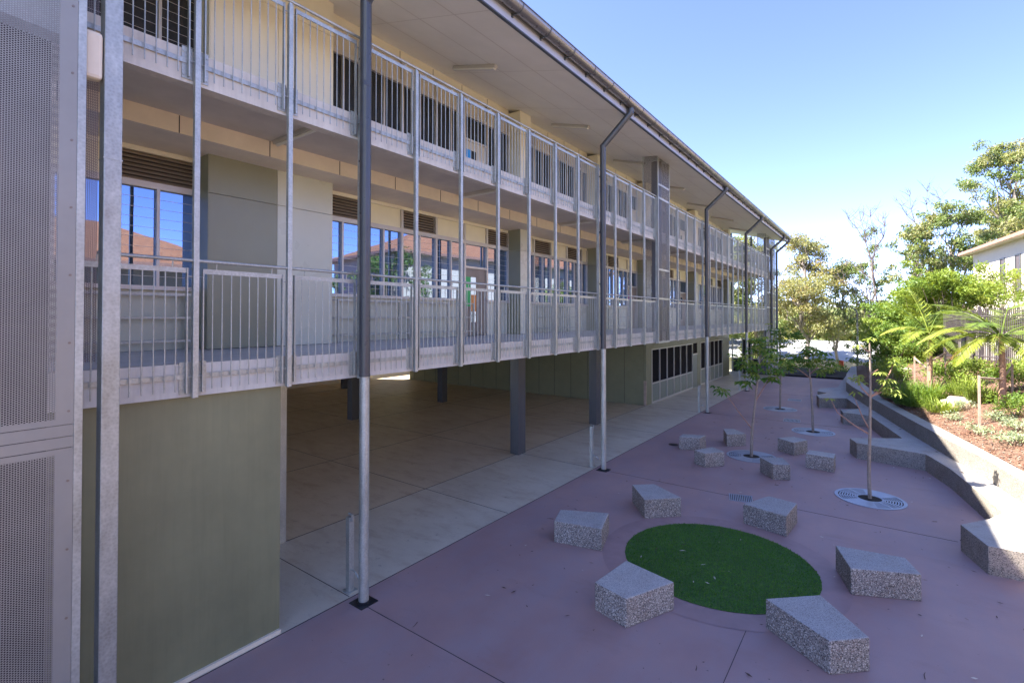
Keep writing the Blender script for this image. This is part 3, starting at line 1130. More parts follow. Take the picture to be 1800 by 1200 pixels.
def facade(zf, upper):
    X = XW
    gl = 'glass' if not upper else 'glass_dark'
    ytop = roof_z(XW) - zf if upper else 2.905
    for (y0, y1, ty) in BAYS:
        # wall under the sill
        if ty in 'LClc':
            m = MB()
            m.box(X - 0.1, X - 0.03, y0, y1, zf, zf + SILL - 0.04)
            m.build('lower_wall_panel', 'sage' if not upper else 'cream', bld)
        # top band infill
        if ty in 'Ll' and not upper:
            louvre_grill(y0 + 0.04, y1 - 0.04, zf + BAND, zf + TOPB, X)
        else:
            m = MB()
            m.box(X - 0.08, X - 0.03, y0 + 0.03, y1 - 0.03, zf + BAND, zf + TOPB)
            m.build('infill_panel', 'cream_panel' if not upper else 'taupe', bld)
        fr = MB()
        fw = 0.03
        lowz = zf + (SILL if ty != 'D' else 0.0)
        fr.box(X - 0.07, X + 0.02, y0, y0 + fw, lowz, zf + TOPB + 0.002)
        fr.box(X - 0.07, X + 0.02, y1 - fw, y1, lowz, zf + TOPB + 0.002)
        fr.box(X - 0.07, X + 0.018, y0 + fw, y1 - fw, zf + HEAD, zf + BAND)
        if ty != 'D':
            fr.box(X - 0.07, X + 0.05, y0 + 0.0, y1 - 0.0, zf + SILL - 0.06, zf + SILL - 0.001)
            if ty in 'LC':
                ym = (y0 + y1) / 2
                fr.box(X - 0.07, X + 0.017, ym - 0.02, ym + 0.02, zf + SILL, zf + HEAD)
            if (not upper and (ty in 'Ll' or 5 < y0 < 9)) or (upper and y0 < 4):
                for i in range(1, 10):      # glass louvre blade edges
                    z = zf + SILL + (HEAD - SILL) * i / 10
                    fr.box(X - 0.048, X - 0.0385, y0 + fw, y1 - fw, z - 0.0022, z + 0.0022)
            f = fr.build('window', 'frame', bld)
            m = MB()
            m.box(X - 0.055, X - 0.045, y0 + fw, y1 - fw, zf + SILL, zf + HEAD)
            m.build('pane', gl, f)
        else:
            fr.box(X - 0.07, X + 0.016, y0 + fw, y1 - fw, zf + 1.72, zf + 1.77)
            f = fr.build('door', 'frame', bld)
            m = MB()
            m.box(X - 0.055, X - 0.045, y0 + fw, y1 - fw, zf + 1.77, zf + HEAD)
            m.build('transom_pane', gl, f)
            m = MB()
            m.box(X - 0.06, X - 0.02, y0 + fw, y1 - fw, zf + 0.01, zf + 1.72)
            m.build('door_leaf', 'door' if not upper else 'taupe', f)
            m = MB()
            ya = y0 + fw + 0.22
            m.box(X - 0.0205, X - 0.0165, ya, ya + 0.2, zf + 0.35, zf + 1.5)
            m.build('vision_pane', gl, f)
            m = MB()
            m.tube([(X + 0.03, y1 - 0.12, zf + 0.95), (X + 0.03, y1 - 0.12, zf + 1.15)], 0.012, 8)
            m.tube([(X - 0.02, y1 - 0.12, zf + 0.97), (X + 0.03, y1 - 0.12, zf + 0.97)], 0.009, 6)
            m.build('door_handle', 'galv_bright', f)
            if y0 < 12:
                m = MB()
                m.box(X - 0.019, X - 0.0125, y0 + 0.05, y0 + 0.24, zf + 0.75, zf + 1.5)
                m.build('notice', 'poster_green' if not upper else 'poster_blue', f)
                if not upper:
                    m = MB()
                    m.box(X - 0.016, X - 0.0115, y0 + 0.245, y0 + 0.46, zf + 0.62, zf + 1.05)
                    m.build('notice', 'poster_orange', f)
            elif y0 < 20 and not upper:
                m = MB()
                m.box(X - 0.019, X - 0.0125, y0 + 0.1, y0 + 0.5, zf + 0.75, zf + 1.4)
                m.build('notice', 'poster_purple', f)
    # strip above the windows
    segs = [(YA, 3.21), (5.28, 11.14), (11.65, 15.8), (16.3, 20.3), (20.85, 27.2), (27.75, 34.4)]
    for y0, y1 in segs:
        m = MB()
        m.box(X - 0.1, X - 0.0, y0, y1, zf + TOPB + 0.003, zf + ytop - 0.002)
        m.build('wall_head', 'cream', bld)
    if upper:      # vertical panel joints on the cream head wall
        m = MB()
        y = 1.2
        while y < 34.4:
            m.box(X, X + 0.0035, y - 0.006, y + 0.006, zf + TOPB + 0.02, zf + ytop - 0.03)
            y += 1.0
        m.build('head_joint', 'joint', bld)
    m = MB()
    m.box(X - 0.12, X - 0.02, YA, -1.0, zf, zf + TOPB)
    m.build('wall', 'cream', bld)
    # piers
    for (y0, y1, seam) in PIERS:
        zt = zf + ytop - (0.0 if not upper else 0.0)
        zs = zf + 2.33
        parts = [(y0, seam, 'a'), (seam, y1, 'b')] if seam else [(y0, y1, 'b')]
        for a, b, side in parts:
            big = seam is not None
            for (za, zb) in ((zf + 0.006, zs - 0.004), (zs + 0.004, zt)):
                if upper:
                    m_ = 'cream'
                    zb2 = zb + ((XW - XP) * 0 if not upper else -0.12) if zb == zt else zb
                else:
                    m_ = ('olive' if side == 'a' else 'sage')
                    zb2 = zb
                m = MB()
                m.cur = 0
                m.box(X - 0.05, XP, a + (0.004 if side == 'b' and big else 0.0), b - 0.002, za, zb2)
                if not big:
                    # camera side flank is the dark board
                    m.cur = 1
                    m.box(X - 0.05, XP - 0.003, a - 0.012, a - 0.001, za, zb2)
                m.build('pier_panel', [m_, 'olive' if not upper else 'cream'], bld)
        if seam:
            m = MB()
            m.box(X - 0.05, XP - 0.003, y0 - 0.012, y0 - 0.001, zf + 0.006, zf + ytop - (0.12 if upper else 0))
            m.build('pier_flank', 'olive' if not upper else 'cream', bld)
    # thick wall body behind, so nothing shows through
    m = MB()
    m.box(-24.5, X - 0.13, YA, 34.9, zf + 0.01, zf + ytop + (0.1 if upper else -0.01))
    m.build('classroom_block', 'taupe' if upper else 'sage', bld)
    m = MB()
    m.box(-24.4, X - 0.1, 34.9, 34.96, zf + 0.01, zf + ytop - 0.02)
    m.build('end_wall', 'cream', bld)


facade(Z1, False)
facade(Z2, True)

# batten lights
for y in (-0.3, 3.87, 8.0, 12.15, 16.3, 20.5, 24.7, 28.9, 33.1):
    m = MB()
    m.box(-7.35, -6.15, y - 0.04, y + 0.04, 6.40, 6.458)
    f = m.build('batten_light', 'frame', bld)
    m = MB()
    m.tube([(-7.3, y, 6.385), (-6.2, y, 6.385)], 0.022, 8)
    m.build('lamp_tube', 'lamp_white', f, smooth=True)
    yu = y + 0.15
    m = MB()
    mt = Matrix.Translation((-7.08, yu, roof_z(-7.08))) @ Matrix.Rotation(math.atan(SL), 4, 'Y')
    m.box(-0.62, 0.62, -0.055, 0.055, -0.07, -0.008, mt)
    f = m.build('batten_light', 'frame', bld)
    m = MB()
    m.box(-0.6, 0.6, -0.045, 0.045, -0.1, -0.07, mt)
    m.build('lamp_diffuser', 'lamp_white', f)

# emergency exit sign under the far eaves, and the tie beam beside it
m = MB()
m.box(-7.6, -7.0, 34.2, 34.26, 8.02, 8.32)
f = m.build('exit_sign', 'green_sign', bld)
m = MB()
x0 = -7.6
m.box(x0 + 0.06, x0 + 0.17, 34.192, 34.199, 8.08, 8.27)
m.tube([(x0 + 0.27, 34.195, 8.25), (x0 + 0.27, 34.193, 8.27)], 0.025, 8)
m.box(x0 + 0.25, x0 + 0.3, 34.192, 34.199, 8.15, 8.23)
m.box(x0 + 0.22, x0 + 0.26, 34.192, 34.199, 8.07, 8.15)
m.box(x0 + 0.3, x0 + 0.36, 34.192, 34.199, 8.09, 8.15)
m.box(x0 + 0.4, x0 + 0.52, 34.192, 34.199, 8.16, 8.19)
m.build('sign_symbol', 'white', f)
m = MB()
m.box(-8.4, -5.75, 35.6, 35.7, 7.95, 8.05)
m.build('tie_beam', 'white', bld)
m = MB()
for z in (Z1, Z2):       # end-of-gallery balustrade
    m.box(-8.4, -5.8, 36.9, 36.94, z + 1.0, z + 1.05)
    for i in range(24):
        x = -8.35 + i * 0.11
        m.box(x - 0.007, x + 0.007, 36.91, 36.925, z - 0.02, z + 1.0)
for x in (-8.38, -7.1):
    m.box(x - 0.05, x + 0.05, 36.8, 36.9, Z1, roof_z(x) - 0.02)
m.build('end_balustrade', 'gutter_strap', bld)

# undercroft columns
UC = [(-8.17, 11.25), (-8.2, 15.95), (-15.75, 4.3), (-15.75, 11.3), (-15.8, 16.0), (-22.9, 4.3), (-22.9, 11.3), (-22.9, 15.9), (-15.75, -3), (-22.9, -3)]
for x, y in UC:
    m = MB()
    m.box(x - 0.02, x + 0.14, y - 0.17, y + 0.17, 0.0, 3.205)
    m.cur = 1
    m.box(x - 0.15, x - 0.02, y - 0.16, y + 0.16, 0.004, 3.204)
    m.build('undercroft_column', ['column', 'dark_paint'], bld, bevel=0.006)
m = MB()
m.box(-8.23, -8.1, 4.36, 4.49, 0.004, 3.2)
m.build('steel_column', 'galv', bld, bevel=0.005)
# ground floor room
XG = -8.1
m = MB()
m.box(-23.0, XG - 0.1, 20.5, 34.9, 0.0, 3.2)
m.build('ground_floor_room', 'olive_dark', bld)
m = MB()
x = XG - 0.1
while x > -23:
    m.box(x - 0.006, x + 0.006, 20.492, 20.5, 0.02, 3.19)
    x -= 0.9
for z in (2.55,):
    m.box(-23, XG - 0.1, 20.493, 20.5, z - 0.005, z + 0.005)
m.build('board_joint', 'joint', bld)
m = MB()
m.box(XG - 0.1, XG, 20.49, 21.1, 0.004, 3.18)
m.box(XG - 0.1, XG - 0.01, 21.1, 34.9, 2.38, 3.18)
m.box(XG - 0.1, XG - 0.008, 27.0, 27.1, 0.004, 2.38)
m.box(XG - 0.1, XG - 0.008, 27.85, 28.45, 0.004, 2.38)
m.box(XG - 0.1, XG - 0.008, 33.2, 34.9, 0.004, 2.38)
m.build('ground_floor_wall', 'olive_wall', bld)
m = MB()
m.box(XG - 0.095, XG + 0.012, 20.44, 20.5, 0.004, 1.05)
m.build('corner_guard', 'timber', bld)


def g_window(y0, y1, n):
    fr = MB()
    for i in range(n + 1):
        y = y0 + (y1 - y0) * i / n
        fr.box(XG - 0.06, XG + 0.012, y - 0.022, y + 0.022, 0.05, 2.38)
    fr.box(XG - 0.06, XG + 0.011, y0, y1, 2.34, 2.379)
    fr.box(XG - 0.06, XG + 0.013, y0, y1, 0.84, 0.9)
    fr.box(XG - 0.06, XG + 0.016, y0 - 0.02, y1, 0.005, 0.07)
    f = fr.build('ground_floor_window', 'frame', bld)
    m = MB()
    m.box(XG - 0.05, XG - 0.04, y0, y1, 0.9, 2.34)
    m.build('pane', 'screen', f)
    m = MB()
    m.box(XG - 0.05, XG - 0.03, y0, y1, 0.06, 0.84)
    m.build('spandrel', 'sage_g', f)
    m = MB()
    for i in range(n * 2):
        y = y0 + (y1 - y0) * (i + 0.5) / (n * 2)
        m.box(XG - 0.02, XG - 0.006, y - 0.03, y + 0.03, 2.385, 2.9)
    m.build('batten_trim', 'olive_wall', f)


M['sage_g'] = mat('grey_green_spandrel', (0.2, 0.225, 0.18), 0.4, var=0.05)
g_window(21.16, 26.98, 6)
g_window(28.48, 33.18, 5)
m = MB()
m.box(XG - 0.05, XG - 0.01, 27.12, 27.83, 0.01, 1.75)
f = m.build('ground_floor_door', 'sage_g', bld)
m = MB()
m.box(XG - 0.05, XG, 27.1, 27.85, 1.75, 1.82)
m.build('door_rail', 'frame', f)
m = MB()
m.box(XG - 0.05, XG - 0.02, 27.12, 27.83, 1.82, 2.36)
m.build('door_transom', 'screen', f)
# back of the undercroft: low cream wall and slender piers to the open yard
m = MB()
m.box(-25.3, -25.1, -8, 19.2, 0.004, 3.2)
m.build('undercroft_back_wall', 'beam', bld)
bw = thing('yard_shade_wall', 'added plain shade wall glimpsed through the back of the undercroft', 'shade wall', (-28.0, 20, 0))  # added wall, tall enough for its shadow to cover the rear yard gap
m = MB()
m.box(-0.1, 0.1, -25, 28, -0.2, 4.2)
m.build('wall_face', 'sage_g', bw)
m = MB()
m.box(-0.14, 0.14, -25, 28, 4.202, 4.28)
m.build('wall_coping', 'beam', bw)
# stair enclosure wall at the left under the gallery
m = MB()
m.box(-8.0, -5.86, -8, 3.17, 0.004, 3.19)
m.build('stair_wall', 'olive_wall', bld)
m = MB()
m.box(-5.86, -5.825, -8, 3.17, 0.0, 0.05)
m.build('wall_footing_trim', 'beam', bld)

# mesh gate to the far yard
gate = thing('mesh_security_gate', 'dark perforated security gate beneath the far end of the building', 'gate', (-7, 36.4, 0))


def gp(mb, name, mt):
    return world_child(mb.build(name, mt), gate)


m = MB()
for x in (-8.25, -7.6, -7.05, -6.2, -5.85):
    m.box(x - 0.04, x + 0.04, 36.36, 36.44, 0, 2.35)
for z in (0.06, 0.98, 2.28):
    m.box(-8.25, -5.85, 36.37, 36.43, z - 0.03, z + 0.03)
gp(m, 'gate_frame', 'galv')
m = MB()
for (a, b) in ((-8.2, -7.65), (-7.0, -6.25)):
    for i in range(6):
        x = a + (b - a) * (i + 0.5) / 6
        for j in range(20):
            z = 1.05 + j * 0.06
            m.box(x - 0.03, x + 0.03, 36.39, 36.4, z - 0.012 + (0.03 if i % 2 else 0), z + 0.022 + (0.03 if i % 2 else 0))
    m.box(a, b, 36.39, 36.41, 0.08, 1.0)
m.box(-7.56, -7.1, 36.39, 36.41, 0.08, 2.25)
gp(m, 'gate_mesh', 'black')

# ------------------------------------------------------------------ near stair screen at the left edge
scr = thing('perforated_stair_screen', 'tall perforated metal stair screen filling the left edge', 'stair screen', (-5, 0.6, 0))


def sp(mb, name, mt, smooth=False, bevel=0):
    return world_child(mb.build(name, mt, None, smooth, bevel), scr)


XS = -5.0
segs = [(-0.15, 2.80), (2.98, 7.38), (7.56, 11.5)]
for z0, z1 in segs:
    m = MB()
    m.cur = 0
    m.quad([(XS, -2.4, z0 + 0.045), (XS, 0.955, z0 + 0.045), (XS, 0.955, z1 - 0.045), (XS, -2.4, z1 - 0.045)])
    m.cur = 1
    m.box(XS - 0.002, XS + 0.002, 0.955, 1.06, z0, z1)
    m.box(XS - 0.002, XS + 0.002, -2.4, 0.955, z0 - 0.0, z0 + 0.045)
    m.box(XS - 0.002, XS + 0.002, -2.4, 0.955, z1 - 0.045, z1)
    o = sp(m, 'perforated_panel', ['perf', 'perf_solid'])
    m = MB()
    z = z0 + 0.1
    while z < z1:
        m.tube([(XS + 0.002, 1.03, z), (XS + 0.007, 1.03, z)], 0.009, 8)
        z += 0.52
    r = m.build('rivet', 'rust')
    r.parent = o
m = MB()
for a, b in ((2.805, 2.885), (2.89, 2.975), (7.385, 7.555)):
    m = MB()
    m.box(XS - 0.004, XS + 0.0, -2.4, 1.06, a, b)
    sp(m, 'cover_strip', 'perf_solid')
m = MB()
m.box(XS - 0.06, XS + 0.0, 1.062, 1.115, -0.05, 11.5)
sp(m, 'edge_flange', 'galv_bright', bevel=0.003)
m = MB()
m.box(-5.24, -5.115, 1.255, 1.38, 0.0, 11.5)
sp(m, 'steel_column', 'galv_bright', bevel=0.008)
m = MB()   # weld collar on the column
m.box(-5.243, -5.112, 1.252, 1.383, 5.105, 5.115)
sp(m, 'weld_seam', 'galv')
m = MB()
m.box(-5.24, -5.12, 1.12, 1.25, 5.74, 6.13)
sp(m, 'concrete_corbel', 'beam', bevel=0.03)
m = MB()
m.quad([(-6.3, -2.4, 3.35), (-6.3, 1.5, 3.35), (-6.3, 1.5, 8.6), (-6.3, -2.4, 8.6)])
sp(m, 'inner_perforated_panel', 'perf_far')
m = MB()
m.quad([(-5.83, -2.4, 0.05), (-5.83, 1.3, 0.05), (-5.83, 1.3, 2.95), (-5.83, -2.4, 2.95)])
sp(m, 'inner_perforated_panel', 'perf_far')
m = MB()
mt = Matrix.Translation((-5.35, 0.2, 6.25)) @ Matrix.Rotation(R(-4), 4, 'X')
m.box(-0.1, 0.1, -2.4, 0.85, -0.14, 0.14, mt)
sp(m, 'stair_stringer', 'galv')
m = MB()
m.box(-5.7, -5.3, -2.4, -2.3, 0, 11)
m.box(-5.4, -5.3, 0.3, 0.4, 0, 11)
m.box(-5.4, -5.3, -0.5, -0.4, 0, 11)
sp(m, 'inner_post', 'gutter_strap')
m = MB()
m.box(-5.66, -5.63, -2.4, 1.02, 0, 11.5)
sp(m, 'added_shade_sheet', 'shade_backing')  # dark sheet added behind the screen so its holes read as shade

# ------------------------------------------------------------------ bag racks on the lower gallery
RK = [(0.2, 3.05, 'long galvanised bag rack under the leftmost gallery windows'), (5.42, 7.15, 'galvanised bag rack under the windows behind the nearest round pole'),
      (7.4, 9.2, 'galvanised bag rack left of the classroom door with green notice'), (12.5, 13.3, 'short galvanised bag rack just past the narrow second pier'),
      (13.5, 14.3, 'short galvanised bag rack before the third pier'), (16.5, 18.3, 'galvanised bag rack beyond the second round pole'), (21.2, 23.6, 'galvanised bag rack beyond the perforated duct column')]
for y0, y1, l in RK:
    g = thing('bag_rack', l, 'bag rack', (-8.2, (y0 + y1) / 2, Z1), 'bag racks along the lower gallery')
    h = (y1 - y0) / 2
    for x in (-0.16, 0.17):
        for y in [-h, 0, h]:
            m = MB()
            m.box(x - 0.015, x + 0.015, y - 0.015, y + 0.015, 0, 0.82)
            m.build('upright', 'galv_bright', g)
    for z in (0.14, 0.47, 0.8):
        m = MB()
        for x in (-0.16, 0.17):
            m.box(x - 0.013, x + 0.013, -h + 0.016, h - 0.016, z - 0.013, z + 0.013)
        for y in [-h * 0.98 + i * (h * 1.96) / 8 for i in range(9)]:
            m.box(-0.147, 0.157, y - 0.005, y + 0.005, z - 0.006, z + 0.006)
        m.build('shelf', 'galv_bright', g)

# ------------------------------------------------------------------ foliage helpers
def leaf(m, p, d, n, L, W):
    """a small pointed leaf quad at p along d, facing n"""
    d = d.normalized()
    s = d.cross(n)
    if s.length < 1e-3:
        s = d.cross(Vector((0.3, 0.7, 0.6)))
    s.normalize()
    s = s * W * 0.5
    a = p + d * L * 0.45
    m.quad([p, a + s, p + d * L, a - s])


def rv(z=1.0):
    return Vector((random.gauss(0, 1), random.gauss(0, 1), random.gauss(0, 1) * z))


def crown(m, clumps, dens, L, W, droop=0.3, nm=1, tilt=None):
    for (c, r) in clumps:
        c = Vector(c)
        rr = Vector(r) if isinstance(r, (tuple, list)) else Vector((r, r, r))
        mi = random.randrange(nm)
        for i in range(int(dens * rr.x * rr.y)):
            u = rv().normalized()
            q = random.random() ** 0.45
            p = c + Vector((u.x * rr.x, u.y * rr.y, u.z * rr.z)) * q
            d = rv() + Vector((0, 0, -droop * 2))
            m.cur = mi if random.random() < 0.8 else random.randrange(nm)
            s = random.uniform(0.7, 1.3)
            leaf(m, p, d, rv() + Vector((0, 0, 1.0)), L * s, W * s)
    m.cur = 0


def limb(m, p0, p1, r0, r1, wob=0.08, n=6, sides=7):
    p0, p1 = Vector(p0), Vector(p1)
    L = (p1 - p0).length
    pts = [p0]
    for i in range(1, n):
        t = i / n
        pts.append(p0.lerp(p1, t) + rv() * L * wob * math.sin(t * math.pi) * 0.5)
    pts.append(p1)
    m.tube(pts, [r0 + (r1 - r0) * (i / n) ** 0.8 for i in range(n + 1)], sides)
    return pts


def gum(name, label, cat, base, height, spread, crown_from, cols, nclump, leafsz, dens, lean=(0, 0), trunk_r=None, group='trees behind the garden', bark='bark_grey', twiggy=False):
    g = thing(name, label, cat, base, group)
    tm = MB()
    top = Vector((lean[0], lean[1], height * 0.8))
    r = trunk_r or height * 0.018
    tp = limb(tm, (0, 0, -0.3), top, r, r * 0.35, 0.07, 8)
    clumps = []
    for i in range(nclump):
        t = random.uniform(0.0, 1.0)
        z = height * (crown_from + (1 - crown_from) * t)
        a = random.uniform(0, 2 * math.pi)
        w = spread * math.sin(math.pi * min(0.95, 0.2 + 0.7 * t)) * random.uniform(0.25, 1.0)
        k = min(len(tp) - 2, int(len(tp) * (0.35 + 0.5 * t)))
        c = Vector((tp[k].x + math.cos(a) * w, tp[k].y + math.sin(a) * w, z))
        limb(tm, tp[k], c, r * 0.32, r * 0.06, 0.14, 5, 5)
        cr = spread * random.uniform(0.16, 0.32)
        clumps.append((c, (cr, cr, cr * 0.62)))
        for q in range(3):
            e = c + Vector((random.gauss(0, 1), random.gauss(0, 1), random.gauss(0, 0.7))) * cr * 0.9
            tm.tube([c, (c + e) / 2 + rv() * 0.05, e], [r * 0.07, r * 0.05, r * 0.02], 4)
            clumps.append((e, (cr * 0.6, cr * 0.6, cr * 0.4)))
    tm.build('trunk', bark, g, smooth=True)
    cm = MB()
    crown(cm, clumps, dens, leafsz, leafsz * 0.42, 0.5, len(cols))
    cm.build('crown', cols, g)
    return g


# ------------------------------------------------------------------ young courtyard trees
def palmate(m, p, n, L, W, droop):
    a0 = random.uniform(0, 6.28)
    for i in range(n):
        a = a0 + i * 2 * math.pi / n + random.uniform(-0.2, 0.2)
        d = Vector((math.cos(a), math.sin(a), random.uniform(-0.2, 0.35) - droop))
        q = p + d.normalized() * 0.02
        e = d.normalized() * L * 0.5
        s = d.cross(Vector((0, 0, 1))).normalized() * W * 0.5
        mid = q + e
        tip = mid + Vector((d.x, d.y, d.z - 0.8)).normalized() * L * 0.5
        m.quad([q, mid + s, tip, mid - s])


def young_tree(base, label, trunk_pts, branches, tufts, leafs, cols, r0=0.04):
    g = thing('young_tree', label, 'tree', (base[0], base[1], 0), 'young trees in round grates')
    tm = MB()
    tm.tube(trunk_pts, [r0 * (1 - 0.6 * i / (len(trunk_pts) - 1)) for i in range(len(trunk_pts))], 8)
    tm.build('trunk', 'bark', g, smooth=True)
    if branches:
        for b in branches:
            m = MB()
            m.tube(b, [0.02 * (1 - 0.75 * i / (len(b) - 1)) for i in range(len(b))], 6)
            m.build('branch', 'bark_red', g, smooth=True)
    cm = MB()
    for (p, s, k) in tufts:
        for i in range(int(k * (1.0 if s < 0.08 else 1.5))):
            q = Vector(p) + rv(0.7) * s * 0.9
            cm.cur = random.randrange(len(cols))
            palmate(cm, q, random.choice((5, 6, 7)), leafs * random.uniform(0.7, 1.25), leafs * 0.33, random.uniform(0.0, 0.6))
    cm.build('crown', cols, g)
    return g


# screen-right vector used only to think about which way a branch leans
young_tree(GP[0], 'young tree with leafy crown standing in the ring of small seat blocks',
           [(0, 0, 0), (0.02, 0, 0.7), (0.1, 0.04, 1.5), (0.16, 0.1, 2.2), (0.22, 0.18, 2.9)],
           [[(0.02, 0, 0.75), (-0.3, -0.1, 1.2), (-0.6, -0.25, 1.7), (-0.7, -0.3, 1.85)], [(0.1, 0.04, 1.5), (0.25, 0.15, 1.8), (0.4, 0.25, 2.1)],
            [(0.16, 0.1, 2.2), (0.05, 0.2, 2.5), (-0.05, 0.3, 2.8)]],
           [((0.2, 0.15, 2.9), 0.2, 14), ((0.05, 0.1, 2.45), 0.22, 16), ((0.45, 0.25, 2.6), 0.2, 12), ((0.42, 0.25, 2.1), 0.12, 6), ((-0.68, -0.28, 1.8), 0.1, 4), ((-0.1, 0.05, 2.1), 0.14, 6), ((-0.2, 0.0, 2.6), 0.16, 7), ((0.15, 0.2, 3.2), 0.14, 6)],
           0.2, ['leaf_young', 'leaf_young', 'leaf_lime'])
young_tree(GP[1], 'young tree with rounded leafy crown in front of the zigzag seating wall',
           [(0, 0, 0), (-0.02, 0, 0.8), (-0.05, 0.02, 1.5), (-0.1, 0.04, 2.1), (-0.12, 0.04, 2.7)],
           [[(-0.08, 0.03, 1.9), (0.2, 0.1, 2.2), (0.5, 0.2, 2.4)], [(-0.05, 0.02, 1.75), (-0.35, 0, 2.0), (-0.6, -0.1, 2.2)]],
           [((-0.1, 0, 2.75), 0.2, 16), ((0.25, 0.1, 2.5), 0.22, 16), ((0.55, 0.2, 2.3), 0.14, 7), ((-0.45, 0, 2.4), 0.2, 14), ((-0.15, 0, 2.3), 0.22, 14), ((0.3, 0.1, 2.1), 0.14, 7), ((-0.55, -0.1, 2.1), 0.13, 7)],
           0.19, ['leaf_young', 'leaf_young', 'leaf_lime'])
young_tree(GP[2], 'slender young tree with long leafy crown standing farthest, near the last round pole',
           [(0, 0, 0), (0.02, 0, 0.9), (0.04, 0.05, 1.7), (0.0, 0.08, 2.4), (0.02, 0.1, 3.2)],
           [[(0.04, 0.05, 1.7), (-0.3, 0, 2.0), (-0.5, 0, 2.3)], [(0.03, 0.05, 1.9), (0.3, 0.1, 2.3), (0.5, 0.1, 2.7)]],
           [((0, 0.1, 3.3), 0.22, 14), ((0.4, 0.1, 2.9), 0.25, 16), ((-0.4, 0, 2.6), 0.22, 12), ((0.0, 0, 2.7), 0.25, 16), ((0.1, 0, 2.1), 0.22, 12), ((-0.3, 0, 2.0), 0.2, 9), ((0.35, 0, 1.9), 0.18, 8), ((0.0, 0, 1.5), 0.14, 5), ((0.65, 0.1, 3.1), 0.18, 8)],
           0.19, ['leaf_young', 'leaf_young', 'leaf_lime'])
young_tree(GP[3], 'sparse sapling with few drooping leaves and reddish twigs in the nearest grate',
           [(0, 0, 0), (-0.015, 0, 0.5), (0.01, 0, 1.4), (0.02, 0, 2.0), (0.03, 0, 2.7), (0.02, 0.02, 3.25)],
           [[(-0.01, 0, 1.35), (-0.25, -0.05, 1.5), (-0.55, -0.12, 1.75), (-0.68, -0.15, 2.05)], [(0.0, 0, 1.45), (-0.12, 0, 1.7), (-0.25, -0.05, 2.1)],
            [(0.01, 0, 2.1), (0.2, 0.1, 2.3), (0.36, 0.15, 2.65), (0.42, 0.2, 2.85)], [(0.05, 0.02, 2.15), (0.25, 0.12, 2.25), (0.42, 0.15, 2.33)],
            [(0.02, 0, 2.13), (-0.12, -0.05, 2.3), (-0.22, -0.08, 2.5)], [(0.02, 0, 2.6), (0.1, 0.03, 2.66), (0.16, 0.05, 2.7)], [(0.02, 0.02, 3.05), (-0.1, 0.0, 3.15), (-0.12, 0, 3.2)]],
           [((0.4, 0.2, 2.85), 0.05, 5), ((0.42, 0.15, 2.3), 0.07, 8), ((0.3, 0.1, 2.45), 0.06, 6), ((0.25, 0.1, 2.3), 0.05, 4), ((-0.17, -0.05, 2.5), 0.06, 7), ((0.16, 0.05, 2.68), 0.03, 2), ((0.02, 0, 3.3), 0.06, 3), ((-0.13, 0, 3.2), 0.04, 2), ((-0.68, -0.15, 2.05), 0.02, 1), ((-0.2, -0.08, 2.2), 0.03, 1)],
           0.14, ['leaf_lime'], 0.036)

# ------------------------------------------------------------------ palms
def palm(base, label, th, fronds, tr=0.06):
    g = thing('young_palm', label, 'palm', base, 'young palms in the garden')
    m = MB()
    m.tube([(0, 0, -0.1), (0.02, 0, th * 0.5), (0, 0, th)], [tr * 1.3, tr, tr * 0.8], 9)
    for i in range(9):
        z = th * (0.1 + 0.09 * i)
        m.tube([(0.01, 0, z), (0.01, 0, z + 0.02)], tr * 1.22, 9)
    m.build('trunk', 'bark_pink', g, smooth=True)
    for (az, el, L, bend, mt) in fronds:
        m = MB()
        d0 = Vector((math.cos(az) * math.cos(el), math.sin(az) * math.cos(el), math.sin(el)))
        p = Vector((0, 0, th - 0.05))
        pts = [p.copy()]
        n = 14
        d = d0.copy()
        for i in range(n):
            d = (d + Vector((0, 0, -bend / n))).normalized()
            p = p + d * L / n
            pts.append(p.copy())
        m.tube(pts, [0.022 * (1 - 0.85 * i / n) for i in range(n + 1)], 5)
        side = d0.cross(Vector((0, 0, 1))).normalized()
        for i in range(4 * n):
            t = 0.12 + 0.88 * i / (4 * n)
            k = min(n - 1, int(t * n))
            q = pts[k].lerp(pts[k + 1], t * n - k)
            dd = (pts[k + 1] - pts[k]).normalized()
            ll = L * 0.31 * math.sin(math.pi * min(0.97, 0.25 + 0.72 * t)) * random.uniform(0.85, 1.1)
            for s in (-1, 1):
                e = (side * s * 0.9 + dd * 0.75 + Vector((0, 0, -0.25 + random.uniform(-0.15, 0.1))))
                leaf(m, q, e, Vector((0, 0, 1)) + rv() * 0.2, ll, 0.032)
        m.build('frond', mt, g)
    return g


